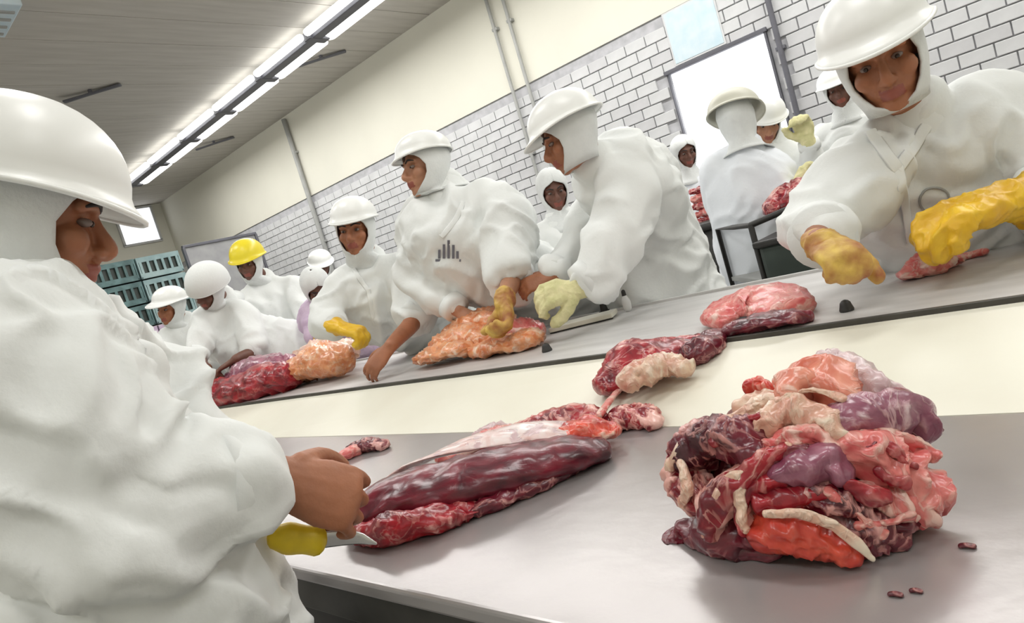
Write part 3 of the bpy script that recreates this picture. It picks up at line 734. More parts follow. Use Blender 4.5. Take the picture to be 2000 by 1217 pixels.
# the large worker opposite, head and chest bent towards the camera
hd = P(1722, 118, 1.58); f = I(-0.42, 0.42, -0.80); u = I(-0.44, -0.89, -0.15)
nk = P(1782, 232, 1.72); pv = V((-0.12, 2.44, 0.98))
worker('large worker in white coat with a yellow rubber glove, opposite the big meat pile', hd, f, u, nk, pv,
    [dict(sh=P(1660, 370, 1.68), el=P(1606, 445, 1.64), wr=P(1606, 478, 1.45), d=I(0.05, 0.35, -0.9), n=I(0.3, 0.9, 0.2), side=1, curl=1.2, cover=1.4, r=(0.100, 0.085, 0.078), glove='glove_dirty', gl=0.0, gr=0.032, gw=0.003),
     dict(sh=P(1965, 255, 1.72), el=P(2130, 380, 1.62), wr=P(1945, 398, 1.48), d=I(-0.95, 0.28, -0.15), n=I(0.1, 0.9, 0.3), side=-1, curl=0.6, cover=1.35, r=(0.115, 0.105, 0.085), glove='glove', gl=0.15, gr=0.066, hk=1.2, gw=0.010)],
    side=(P(1985, 265, 1.72)-P(1660, 300, 1.68)), chestpt=P(1815, 400, 1.86), chest=(0.26, 0.17), waist=(0.25, 0.18), hip=(0.26, 0.19), k=1.04,
    body_vox=0.005, coat_vox=0.011, wr=0.022, wscale=7.5, hatkw=dict(visor=0.034, z0=0.064, tilt=0.0, r=(0.112, 0.130, 0.11)), neck_drop=False, skin='skin', seed=5.0)
# the deeply bent worker, head down, seen from the side
hd = P(1114, 270, 2.42); f = I(-0.84, 0.44, 0.0); u = I(-0.46, -0.88, 0.0)
nk = P(1168, 322, 2.50); pv = P(1268, 478, 2.86)
sA = P(1230, 375, 2.46); sB = P(1200, 330, 2.80)
worker('worker in white helmet and snood bent double over the far table', hd, f, u, nk, pv,
    [dict(sh=sA, el=P(1180, 520, 2.38), wr=P(1128, 562, 2.36), d=I(-0.95, 0.22, 0.0), n=I(0.1, 0.6, 0.8), side=1, curl=0.7, cover=1.55, r=(0.10, 0.098, 0.075), glove='glove_pale', gl=0.02, gr=0.045, hk=1.15, gw=0.005),
     dict(sh=sB, el=P(1130, 470, 2.75), wr=P(1075, 540, 2.55), d=I(-0.9, 0.35, 0.0), n=I(0.1, 0.6, 0.8), side=-1, curl=0.6, cover=1.8, r=(0.085, 0.08, 0.062))],
    side=(sB-sA), chestpt=P(1236, 360, 2.64), chest=(0.20, 0.185), waist=(0.20, 0.19), hip=(0.225, 0.21), skirt=0.55, skirt_w=(0.25, 0.25), wr=0.022, wscale=6.5,
    hatkw=dict(visor=0.03, tilt=0.0, r=(0.118,0.134,0.108)), skin='skin', hood_open=1.0, neck_drop=False, seed=7.0, body_vox=0.006)
# the tall worker with the printed coat
hd = P(832, 330, 2.85); f = I(-0.83, 0.20, -0.52); u = I(-0.26, -0.965, 0.0)
nk = P(872, 378, 2.90); pv = V((-1.93, 2.50, 0.99))
tall = worker('tall worker with grey print on his coat, face turned away and down', hd, f, u, nk, pv,
    [dict(sh=P(985, 430, 2.78), el=P(1000, 535, 2.64), wr=P(985, 590, 2.45), d=I(0.1, 0.85, -0.4), n=I(-0.6, 0.2, -0.3), side=1, curl=0.8, cover=1.02, r=(0.115, 0.105, 0.09), glove='glove_dirty', gl=0.03, gr=0.04),
     dict(sh=P(820, 425, 2.98), el=P(815, 540, 2.95), wr=P(900, 610, 2.80), d=I(0.8, 0.5, -0.2), n=I(0, 0.5, 0.8), side=-1, curl=0.7, cover=1.8, r=(0.09, 0.085, 0.065))],
    side=(P(985, 430, 2.78)-P(820, 425, 2.98)), chestpt=P(890, 480, 2.86), chest=(0.215, 0.165), waist=(0.225, 0.185), hip=(0.24, 0.2), wr=0.022,
    hatkw=dict(visor=0.02, r=(0.108, 0.120, 0.085), flare=0.004, z0=0.07), hood_open=1.15, seed=9.0, body_vox=0.006, skin='skin_light')
# the worker with the bare forearm, facing the camera
hd = P(695, 452, 3.15); f = I(-0.10, 0.15, -0.97); u = I(-0.16, -0.98, -0.05)
nk = P(722, 520, 3.26); pv = V((-2.60, 2.54, 0.98))
worker('worker with one bare forearm on the far table and round white helmet', hd, f, u, nk, pv,
    [dict(sh=P(672, 560, 3.22), el=P(640, 625, 3.12), wr=P(658, 640, 3.00), d=I(0.9, 0.15, -0.2), n=I(0, 0.9, 0.2), side=1, curl=0.9, cover=1.6, r=(0.085, 0.075, 0.06), glove='glove', gl=0.03, gr=0.045, hk=1.15),
     dict(sh=P(795, 545, 3.20), el=P(815, 612, 3.02), wr=P(758, 682, 2.80), d=I(-0.6, 0.75, -0.2), n=I(0.4, 0.3, 0.9), side=-1, curl=0.5, cover=1.06, r=(0.10, 0.088, 0.075), hk=1.05)],
    side=(P(795, 545, 3.20)-P(672, 560, 3.22)), chestpt=P(735, 600, 3.26), chest=(0.19, 0.15), waist=(0.21, 0.17), wr=0.022,
    hatkw=dict(visor=0.015, r=(0.104, 0.118, 0.095), flare=0.006, z0=0.066), seed=11.0, hood_open=1.0, body_vox=0.007, skin='skin')
# the yellow helmet
hd = P(487, 515, 4.90); f = I(-0.05, 0.3, -0.92); u = I(-0.2, -0.97, -0.2)
nk = P(516, 552, 5.05); pv = V((-4.45, 2.95, 0.98))
worker('worker in a yellow helmet, white coat', hd, f, u, nk, pv,
    [dict(sh=P(487, 590, 4.95), el=P(480, 650, 4.80), wr=P(478, 680, 4.65), d=I(-0.5, 0.8, -0.2), n=I(0, 0.7, 0.5), side=1, curl=0.7, cover=1.55, r=(0.085, 0.08, 0.065)),
     dict(sh=P(575, 572, 5.05), el=P(604, 640, 4.85), wr=P(570, 672, 4.70), d=I(-0.7, 0.6, 0), n=I(0, 0.9, 0.2), side=-1, curl=0.6, cover=1.85, r=(0.11, 0.09, 0.065))],
    side=(P(575, 572, 5.05)-P(487, 590, 4.95)), chestpt=P(535, 620, 5.02), hat='helmet_yellow', hatkw=dict(visor=0.012, r=(0.118, 0.134, 0.12)),
    seed=13.0, coat_vox=0.018, body_vox=0.009, skin='skin_dark', chest=(0.21, 0.17), waist=(0.22, 0.18))
# the rounded white hood
hd = P(408, 565, 4.25); f = I(-0.30, 0.55, -0.8); u = I(-0.05, -0.85, -0.55)
nk = P(434, 588, 4.45); pv = V((-3.85, 2.46, 0.98))
worker('stooping worker in a bulging white hood beside the yellow helmet', hd, f, u, nk, pv,
    [dict(sh=P(402, 632, 4.30), el=P(385, 690, 4.15), wr=P(402, 722, 4.02), d=I(0.4, 0.8, -0.2), n=I(0.3, 0.7, 0.5), side=1, curl=0.7, cover=0.98, r=(0.085, 0.075, 0.062)),
     dict(sh=P(478, 625, 4.35), el=P(498, 680, 4.2), wr=P(455, 705, 4.05), d=I(-0.8, 0.5, 0), n=I(0, 0.9, 0.2), side=-1, curl=0.6, cover=1.1, r=(0.09, 0.075, 0.065))],
    side=(P(478, 625, 4.35)-P(402, 632, 4.30)), chestpt=P(445, 655, 4.42), hatkw=dict(visor=0.0, r=(0.125, 0.14, 0.13), flare=0.0, z0=0.045), seed=15.0, coat_vox=0.016, body_vox=0.009, skin='skin_dark', hat='coat')
# the farthest of the row, white peaked cap
hd = P(334, 602, 4.9); f = I(-0.35, 0.25, -0.9); u = I(-0.12, -0.98, -0.2)
nk = P(362, 636, 5.0); pv = V((-4.95, 2.50, 0.98))
worker('worker in a peaked white cap, farthest of the row at the far table', hd, f, u, nk, pv,
    [dict(sh=P(330, 670, 4.95), el=P(335, 720, 4.8), wr=P(372, 738, 4.65), d=I(0.8, 0.4, 0), n=I(0.3, 0.7, 0.5), side=1, curl=0.7, cover=1.6, r=(0.09, 0.08, 0.065)),
     dict(sh=P(410, 655, 5.0), el=P(408, 705, 4.85), wr=P(395, 735, 4.7), d=I(-0.3, 0.8, 0), n=I(0, 0.9, 0.2), side=-1, curl=0.6, cover=1.1, r=(0.09, 0.075, 0.065))],
    side=(P(410, 655, 5.0)-P(330, 670, 4.95)), chestpt=P(372, 690, 5.0), hatkw=dict(visor=0.05, r=(0.112, 0.12, 0.09), z0=0.068), seed=17.0, coat_vox=0.018, body_vox=0.009, skin='skin', hood_open=1.1)
# lilac apron
hd = P(618, 560, 4.3); f = I(0.45, 0.55, -0.6); u = I(-0.25, -0.9, -0.35)
nk = P(640, 592, 4.4); pv = V((-3.45, 2.75, 0.98))
worker('worker in lilac clothing half hidden behind the bare-armed worker', hd, f, u, nk, pv,
    [dict(sh=P(610, 612, 4.35), el=P(612, 650, 4.2), wr=P(628, 662, 4.1), d=I(0.9, 0.2, 0), n=I(0, 0.9, 0.3), side=1, curl=0.7, cover=1.7, r=(0.08, 0.07, 0.06), glove='glove_dirty', gl=0.05),
     dict(sh=P(680, 600, 4.4), el=P(690, 640, 4.3), wr=P(650, 655, 4.15), d=I(-0.9, 0.2, 0), n=I(0, 0.9, 0.2), side=-1, curl=0.6, cover=1.7, r=(0.08, 0.07, 0.06), glove='glove_dirty', gl=0.05)],
    side=(P(680, 600, 4.4)-P(610, 612, 4.35)), chestpt=P(650, 640, 4.45), hat=None, coat='lilac', seed=19.0, coat_vox=0.016, body_vox=0.009, skin='skin_dark')
# small worker far behind, by the lilac one
def bg(label, hx, hy, z, f, u, arms=None, **kw):
    """a worker standing behind the tables: head at the seen place, body straight below"""
    hd = P(hx, hy, z); hh = V((f.x, f.y, 0)).normalized(); sd = hh.cross(UP)
    nk = hd + V((0, 0, -0.19)) - hh*0.03
    pv = V((nk.x, nk.y, min(1.0, nk.z-0.48))) - hh*0.02
    if arms is None:
        arms = []
        for x in (-1, 1):
            sh = nk + sd*0.19*x + V((0, 0, -0.09)); el = sh + V((0, 0, -0.26)) + hh*0.08 + sd*0.03*x
            wr = el + hh*0.20 + V((0, 0, 0.04)) - sd*0.06*x
            arms.append(dict(sh=sh, el=el, wr=wr, d=hh, n=V((0, 0, -1)), side=x, curl=0.6, cover=1.85, r=(0.085, 0.075, 0.06)))
    kw.setdefault('coat_vox', 0.018); kw.setdefault('body_vox', 0.009); kw.setdefault('chestpt', nk + V((0, 0, -0.22)))
    return worker(label, hd, f, u, nk, pv, arms, side=sd, **kw)
bg('distant worker in white between the lilac one and the bare wall', 628, 518, 7.0, I(0.4, 0.3, -0.8), LVL, seed=21, skin='skin_dark', hat='helmet')
bg('white hooded worker half hidden by the bent worker, arms crossed', 1080, 372, 3.9, I(0.15, 0.35, -0.9), LVL, seed=23, skin='skin_dark', hat=None)
bg('small distant worker in white hood behind the bent worker back', 1336, 298, 5.0, I(0.15, 0.30, -0.9), LVL, seed=25, skin='skin_dark', coat='coat_blue', hat=None)
bg('distant dark-faced worker glimpsed behind the large worker chin', 1640, 178, 4.3, I(-0.5, 0.25, -0.8), LVL, seed=27, skin='skin_dark', hat='helmet', hatkw=dict(visor=0.02))
# worker seen from behind holding a red cut
hd = P(1440, 238, 3.4); f = I(0.55, 0.05, 0.75); u = I(-0.22, -0.96, 0.1)
hh = V((f.x, f.y, 0)).normalized(); sd = hh.cross(UP)
nk = P(1458, 300, 3.42); 
worker('worker in a beige cap seen from behind, holding a red cut', hd, f, u, nk, V((-1.36, 3.50, 0.95)),
    [dict(sh=P(1510, 345, 3.35), el=P(1545, 398, 3.28), wr=P(1558, 362, 3.20), d=I(0.35, -0.85, 0.2), n=I(0.8, 0.2, 0), side=1, curl=0.8, cover=1.5, r=(0.10, 0.085, 0.065), glove='glove_pale', gl=0.04),
     dict(sh=P(1405, 340, 3.50), el=P(1410, 400, 3.60), wr=P(1480, 400, 3.75), d=I(0.9, -0.1, 0.2), n=I(0, 0.9, 0), side=-1, curl=0.8, cover=1.8, r=(0.095, 0.08, 0.065))],
    side=sd, chestpt=P(1470, 385, 3.45), coat='coat_blue', hat='helmet_beige', hatkw=dict(visor=0.05, r=(0.125, 0.14, 0.10)), seed=29, coat_vox=0.014, chest=(0.225, 0.17), waist=(0.225, 0.18))
hd = P(1494, 240, 4.0); f = I(-0.05, 0.5, -0.85)
nk = P(1512, 282, 4.08)
worker('masked worker facing the beige cap with one yellow glove raised', hd, f, I(-0.2, -0.97, -0.2), nk, V((-1.42, 4.1, 0.98)),
    [dict(sh=P(1470, 320, 4.05), el=P(1470, 380, 4.0), wr=P(1500, 400, 3.9), d=I(0.9, 0, 0), n=I(0, 0.9, 0), side=1, curl=0.8, cover=1.8, r=(0.09, 0.08, 0.065)),
     dict(sh=P(1560, 312, 4.05), el=P(1592, 320, 3.9), wr=P(1578, 275, 3.8), d=I(-0.3, -0.9, 0), n=I(-0.6, 0, -0.6), side=-1, curl=0.9, cover=1.75, r=(0.085, 0.075, 0.06), glove='glove_pale', gl=0.04, hk=1.15)],
    side=(P(1560, 312, 4.05)-P(1470, 320, 4.05)), chestpt=P(1525, 340, 4.1), coat='coat', seed=31, coat_vox=0.016, skin='skin_light', hatkw=dict(visor=0.015))

# ---------------------------------------------------------------- coat print, V neck and other small worn details
def decal(pts_, th=0.004):
    bm = bmesh.new()
    for p, a, b in pts_:
        box(bm, p, (a, b, th), rot=Matrix((IX, IY, FW)).transposed())
    return bm
bpy.context.view_layer.update()
def coat_of(root): return [c for c in root.children if c.name.startswith('coat')][0]
def onsurf(co, px, py, out=0.002):
    r = ray(px, py).normalized(); off = rootloc(co)
    hit, loc, nrm, idx = co.ray_cast(EYE-off, r)
    return (loc+off+nrm*out) if hit else None
def ribbon(name, co, pix, wid, m, out=0.003, closed=False):
    """thin strip of cloth or print lying on a coat along a pixel path, wid in metres"""
    pts = []
    dense = catmull([list(p) for p in pix], 8)
    for p in dense:
        q = onsurf(co, p[0], p[1], out)
        if q is not None: pts.append(q)
    if len(pts) < 3: return None
    for _ in range(2): pts = [pts[0]]+[(pts[i-1]+pts[i]*2+pts[i+1])/4 for i in range(1, len(pts)-1)]+[pts[-1]]
    bm = bmesh.new(); tube(bm, pts, [(wid/2, 0.0022)]*len(pts), side=None if closed else (pts[-1]-pts[0]).cross(FW), seg=8, sub=1)
    return obj(name, bm, M[m], co)
def patch(name, co, cx, cy, shapes, m):
    """flat print: quads in pixels round (cx, cy) laid on the coat"""
    bm = bmesh.new()
    for x0, y0, x1, y1 in shapes:
        q = [onsurf(co, cx+a, cy+b, 0.003) for a, b in ((x0, y0), (x1, y0), (x1, y1), (x0, y1))]
        if all(v is not None for v in q): bm.faces.new([bm.verts.new(v) for v in q])
    r = bmesh.ops.solidify(bm, geom=list(bm.faces), thickness=0.001)
    return obj(name, bm, M[m], co, smooth=False)
tc_ = coat_of(tall)
patch('chest_print', tc_, 876, 505, [(-20, -18, -15, 0), (-11, -28, -6, 0), (-2, -36, 3, 0), (7, -27, 12, 0), (15, -15, 20, 0), (-25, 1, 24, 6)], 'seam')
ribbon('lapel', tc_, [(905, 395), (890, 430), (862, 462)], 0.022, 'coat')
big = bpy.data.objects['person.001']; bc = coat_of(big)
ribbon('lapel', bc, [(1700, 255), (1722, 290), (1752, 330)], 0.030, 'coat')
ribbon('lapel', bc, [(1812, 240), (1785, 285), (1752, 330)], 0.030, 'coat')
ribbon('placket', bc, [(1752, 325), (1765, 390), (1778, 470)], 0.026, 'coat')
ribbon('ring_print', bc, [(1825+30*math.cos(a_*math.pi/6), 392+26*math.sin(a_*math.pi/6)) for a_ in range(13)], 0.006, 'pipe', closed=True)
bt = coat_of(bpy.data.objects['person.002'])
b5 = coat_of(bpy.data.objects['person.004'])
ribbon('lapel', b5, [(690, 525), (705, 548), (722, 570)], 0.022, 'coat')
ribbon('placket', b5, [(720, 565), (726, 600), (732, 635)], 0.02, 'coat')
nc = coat_of(near)

# ---------------------------------------------------------------- things behind the workers
def crate(x, y, z, m, label, group):
    t = thing('crate', label, 'crate', (x, y, z), group)
    bm = B(((x, y, z+0.015), (0.40, 0.52, 0.02)), ((x-0.19, y, z+0.14), (0.018, 0.52, 0.26)), ((x, y-0.255, z+0.14), (0.40, 0.018, 0.26)), ((x, y+0.255, z+0.14), (0.40, 0.018, 0.26)),
           ((x+0.19, y, z+0.04), (0.018, 0.52, 0.06)), ((x+0.19, y, z+0.24), (0.018, 0.52, 0.06)))
    obj('shell', bm, M[m], t, smooth=False)
    for k in range(6):
        obj('slat', B(((x+0.192, y-0.225+k*0.09, z+0.14), (0.016, 0.03, 0.15))), M[m], t, smooth=False)
    obj('dark_filler', B(((x-0.0, y, z+0.12), (0.34, 0.48, 0.18))), M['green'], t, smooth=False)  # solid dark block inside darkens the openings between the slats
    return t
for j, y in enumerate((2.62, 3.17, 3.72)):
    for r in range(9 - (j == 0)):
        m_ = 'teal_light' if (j == 2 and r > 5) else ('lilac' if r == 5 else 'teal')
        crate(-9.0, y, 0.02+r*0.285, m_, ['bottom crate', 'second crate from the floor', 'third crate from the floor', 'fourth crate from the floor', 'fifth crate from the floor', 'lilac crate', 'teal crate just above lilac', 'second teal crate above lilac', 'topmost teal crate'][r] + ' in the ' + ['outermost teal stack', 'middle stack of the three at the hall end', 'stack beside the grey board'][j], 'crates in the stacks at the far end of the hall')
t = thing('display_board', 'grey board in a dark frame standing behind the yellow helmet', 'board', (-8.9, 4.5, 0))
obj('panel', B(((-8.9, 4.62, 1.75), (0.03, 1.0, 1.7))), M['greyboard'], t, smooth=False)
obj('frame', B(((-8.89, 4.62, 2.61), (0.05, 1.06, 0.035)), ((-8.89, 5.14, 1.3), (0.05, 0.035, 2.6)), ((-8.89, 4.10, 1.3), (0.05, 0.035, 2.6)), bev=0.004), M['pipe_dark'], t, smooth=False)
# low dark conveyor by the far end
t = thing('conveyor', 'low dark conveyor crossing behind the farthest workers', 'conveyor', (-7.6, 3.0, 0))
obj('belt', B(((-7.6, 3.2, 1.50), (0.5, 2.6, 0.05)), bev=0.01), M['greyboard'], t, smooth=False)
obj('side_rail', B(((-7.33, 3.2, 1.47), (0.04, 2.6, 0.12)), bev=0.006), M['channel'], t, smooth=False)
for y in (2.1, 4.3): obj('leg', B(((-7.6, y, 0.73), (0.06, 0.06, 1.46))), M['channel'], t, smooth=False)
# black trolley frame, crate and bin behind the far table
A_ = P(1466, 440, 3.0); B_ = P(1568, 396, 2.95); back = V((FW.x, FW.y, 0)).normalized()*0.45
t = thing('trolley', 'black tubular trolley frame beside the beige-capped worker', 'trolley', (A_.x, A_.y, 0))
bm = bmesh.new()
for q in (A_, B_): tube(bm, [V((q.x, q.y, 0.02)), V((q.x, q.y, q.z*0.5)), q], [0.014]*3, seg=8, sub=1)
tube(bm, [A_, (A_+B_)/2, B_], [0.014]*3, seg=8, sub=1)
obj('front_frame', bm, M['dark'], t)
bm = bmesh.new()
for q in (A_, B_): tube(bm, [q, q+back*0.5, q+back, V(((q+back).x, (q+back).y, 0.03))], [0.012]*4, seg=8, sub=1)
obj('rear_frame', bm, M['dark'], t)
mid = (A_+B_)/2
for zz in (0.86, 0.4):
    bm = bmesh.new(); pts = [A_, B_, B_+back, A_+back]; lo = [bm.verts.new((p.x, p.y, zz)) for p in pts]; hi = [bm.verts.new((p.x, p.y, zz+0.02)) for p in pts]
    bm.faces.new(lo[::-1]); bm.faces.new(hi)
    for i in range(4): bm.faces.new((lo[i], lo[(i+1) % 4], hi[(i+1) % 4], hi[i]))
    obj('shelf', bm, M['pipe'], t, smooth=False)
c_ = P(1560, 512, 2.86)
t = thing('crate', 'dark green crate on the floor trolley behind the far table', 'crate', (c_.x, c_.y, 0.6))
obj('shell', B(((c_.x+0.02, c_.y+0.12, 0.83), (0.34, 0.26, 0.42)), bev=0.02), M['green'], t, smooth=False)
obj('rim', B(((c_.x+0.02, c_.y+0.12, 1.045), (0.37, 0.29, 0.03)), bev=0.008), M['dark'], t, smooth=False)
obj('stand', B(((c_.x+0.02, c_.y+0.12, 0.31), (0.30, 0.22, 0.61))), M['dark'], t, smooth=False)
c_ = P(1400, 500, 4.3)
t = thing('waste_bin', 'black bin behind the bent worker back', 'bin', (c_.x, c_.y, 0))
bm = bmesh.new(); tube(bm, [V((c_.x, c_.y, 0.03)), V((c_.x, c_.y, 0.6)), V((c_.x, c_.y, 1.12))], [0.19, 0.22, 0.25], seg=24, sub=2, cap=False); obj('barrel', bm, M['dark'], t)
bm = bmesh.new(); tube(bm, [V((c_.x, c_.y, 1.11)), V((c_.x, c_.y, 1.15))], [0.262, 0.262], seg=24, sub=1, cap=False); obj('lip', bm, M['dark'], t)

# ---------------------------------------------------------------- the big meat pile on the near table
c0 = P(1574, 925, 0.93); c0.z = 0.93
RX = V((0.178, 0.178, 0.138))
def S(px, py, out=0.0):
    r = ray(px, py); o = EYE - c0
    q = V((r.x/RX.x, r.y/RX.y, r.z/RX.z)); p = V((o.x/RX.x, o.y/RX.y, o.z/RX.z))
    a = q.dot(q); b = 2*p.dot(q); c = p.dot(p)-1; D_ = b*b-4*a*c
    t = (-b-math.sqrt(D_))/(2*a) if D_ > 0 else -b/(2*a)
    h = EYE + r*t
    return h + (h-c0).normalized()*out
def pm(name, label, m, pix, wid, th, out=0.0, **kw):
    """a cut lying on the mound: pixel path, width in photo pixels, thickness in metres"""
    pts = [S(*(p[:2]), (p[2] if len(p) > 2 else 0)+out) for p in pix]
    cc = sum(pts, V((0, 0, 0)))/len(pts); n = (cc-c0).normalized()
    side = n.cross(pts[-1]-pts[0]).normalized()
    if not isinstance(wid, (list, tuple)): wid = [wid]*len(pix)
    if not isinstance(th, (list, tuple)): th = [th]*len(pix)
    rad = [((w_/2)*(p-EYE).dot(FW)/FPX, h) for w_, h, p in zip(wid, th, pts)]
    return meat(name, label, m, pts, rad, side=side, minz=0.9005, **kw)
G = 'beef cuts heaped in the big pile'
meat('beef_cut', 'dark red cut hidden at the heart of the big pile', 'red_dark', [c0+V((-0.07, 0.02, 0.0)), c0+V((0, 0.0, 0.01)), c0+V((0.06, 0.0, 0.0))], [(0.11, 0.08), (0.135, 0.10), (0.10, 0.07)], group=G, amp=0.02, scale=12, fat=0.2, minz=0.9005)
pm('beef_cut', 'dark maroon lobe at the lower edge of the pile, toward the long slab', 'red_dark', [(1322, 1062), (1360, 1045), (1420, 1050), (1470, 1045)], [40, 62, 66, 50], 0.022, group=G, fat=0.15, amp=0.01, scale=22)
pm('beef_cut', 'dark maroon lobe with white flecks high on the side nearest the long slab', 'red_dark', [(1352, 890), (1395, 858), (1450, 862), (1490, 900)], [60, 85, 85, 55], 0.03, group=G, fat=0.34, amp=0.013, scale=26)
pm('beef_cut', 'crimson cut with stringy white streaks at the side of the pile facing the long slab', 'red', [(1335, 905), (1345, 950), (1385, 985), (1420, 975)], [45, 62, 62, 40], 0.026, group=G, fat=0.52, amp=0.012, scale=30)
pm('beef_fold', 'cream fatty fold below the small red knob', 'cream', [(1405, 852), (1450, 822), (1505, 800), (1560, 808)], [38, 50, 58, 46], 0.022, group=G, fat=0.7, amp=0.009, scale=30)
pm('beef_nub', 'small bright red knob on the upper slope of the pile', 'bright', [(1470, 768), (1492, 762), (1510, 772)], [22, 32, 22], 0.014, out=0.008, group=G, fat=0.25, amp=0.005, scale=40)
pm('beef_fold', 'greenish cream flap between the knob and the salmon crown', 'cream', [(1440, 800), (1478, 782), (1520, 770), (1556, 742)], [20, 34, 36, 24], 0.014, out=-0.004, group=G, fat=0.8, amp=0.007, scale=30)
pm('beef_lobe', 'salmon orange fat lobe forming the crown of the pile', 'salmon', [(1540, 790), (1572, 748), (1612, 742), (1640, 790)], [60, 85, 84, 62], 0.034, group=G, fat=0.30, amp=0.012, scale=16)
pm('membrane_cut', 'grey silverskin ridge topping the pile beside the salmon crown', 'silver', [(1612, 712), (1650, 716), (1700, 752), (1748, 778)], [36, 60, 60, 40], 0.022, group=G, fat=0.25, amp=0.009, scale=20)
pm('membrane_cut', 'glossy purple membrane slab on the upper far side of the pile', 'purple', [(1640, 830), (1700, 815), (1765, 810), (1802, 838)], [80, 100, 88, 50], 0.032, group=G, fat=0.36, amp=0.008, scale=15)
pm('beef_tip', 'small dark purple tip poking out of the pile beyond the membrane slab', 'red_dark', [(1788, 818), (1812, 838), (1826, 846)], [44, 30, 12], 0.012, group=G, fat=0.05, amp=0.004)
pm('beef_fat_lobe', 'broad pale pink fat lobe with red pits, on the outer flank of the pile', 'pink', [(1660, 890), (1715, 900), (1770, 925), (1800, 965)], [70, 110, 118, 90], 0.036, group=G, fat=0.30, amp=0.014, scale=24)
pm('beef_fat_lobe', 'small pink fat lobe tucked under the broad pale one', 'pink', [(1690, 955), (1740, 975), (1790, 1000)], [46, 62, 50], 0.024, group=G, fat=0.45, amp=0.010, scale=30)
pm('beef_fold', 'pale fold arching over the middle of the pile', 'cream', [(1468, 870), (1500, 838), (1545, 812), (1605, 822), (1640, 860)], [26, 44, 50, 48, 30], 0.022, out=0.010, group=G, fat=0.42, amp=0.009, scale=24)
pm('beef_fold', 'pink and white fold just under the pale arching fold', 'pink', [(1478, 905), (1520, 872), (1580, 862), (1628, 880)], [28, 46, 46, 36], 0.018, out=0.010, group=G, fat=0.50, amp=0.009, scale=28)
pm('beef_cut', 'purple round muscle bulging at the centre of the pile', 'purple', [(1535, 925), (1575, 915), (1612, 900), (1632, 922)], [62, 84, 80, 56], 0.036, out=0.012, group=G, fat=0.12, amp=0.006, scale=14)
pm('beef_cut', 'red strip with thick white fat edge running down the middle slope', 'red', [(1540, 888), (1490, 915), (1438, 955), (1408, 1000), (1412, 1030)], [34, 54, 58, 52, 26], 0.020, out=0.014, group=G, fat=0.30, band=[(0, 32, 0.7), (328, 360, 0.7), (150, 205, 0.5)], amp=0.007, scale=26)
pm('beef_cut', 'second red strip with narrow white edge, nearer the bright cut', 'red', [(1532, 935), (1482, 950), (1466, 985), (1468, 1020)], [36, 50, 48, 30], 0.020, out=0.016, group=G, fat=0.22, band=[(0, 28, 0.7), (332, 360, 0.7)], amp=0.006, scale=26)
pm('beef_cut', 'crimson shank under the purple muscle', 'red', [(1500, 975), (1550, 965), (1610, 955)], [48, 64, 50], 0.026, out=0.006, group=G, fat=0.15, amp=0.009, scale=24)
pm('beef_cut', 'dark cut with diagonal streaks between purple muscle and white rim', 'red_dark', [(1590, 965), (1640, 990), (1690, 1030), (1740, 1048)], [56, 66, 66, 46], 0.026, out=0.004, group=G, fat=0.42, amp=0.009, scale=30)
pm('beef_cut', 'dark red cut at the lower outer corner of the pile', 'red_dark', [(1660, 1040), (1705, 1045), (1752, 1015)], [60, 80, 60], 0.026, group=G, fat=0.22, amp=0.011, scale=22)
pm('fat_scrap', 'small pale fat scrap at the outer foot of the pile', 'pink', [(1746, 1000), (1768, 998), (1786, 990)], [26, 36, 26], 0.014, out=0.008, group=G, fat=0.7, amp=0.006, scale=30)
br = pm('beef_cut', 'bright scarlet cut under a white fat rim at the front foot of the pile', 'bright', [(1500, 1035), (1550, 1030), (1600, 1042), (1655, 1062)], [60, 92, 82, 34], 0.026, out=0.012, group=G, fat=0.10, amp=0.010, scale=26)
pts = [S(px, py, 0.040) for px, py in ((1512, 985), (1560, 984), (1610, 1000), (1650, 1028), (1674, 1052))]
meat('fat_rim', 'white fat rim', 'cream', pts, [(0.004, 0.003), (0.006, 0.004), (0.0065, 0.004), (0.006, 0.004), (0.003, 0.003)], parent=br, fat=0.5, amp=0.004, scale=40, side=(pts[2]-c0).cross(pts[-1]-pts[0]))
pm('beef_cut', 'dark shadowed cut at the very bottom between maroon lobe and scarlet cut', 'red_dark', [(1400, 1058), (1460, 1072), (1520, 1072)], [40, 46, 30], 0.018, group=G, fat=0.1, amp=0.006)
pm('beef_fold', 'pink flap at the far side of the pale fat lobe', 'pink', [(1640, 880), (1690, 862), (1750, 868), (1805, 890)], [30, 44, 46, 30], 0.018, out=0.004, group=G, fat=0.55, amp=0.008, scale=26)

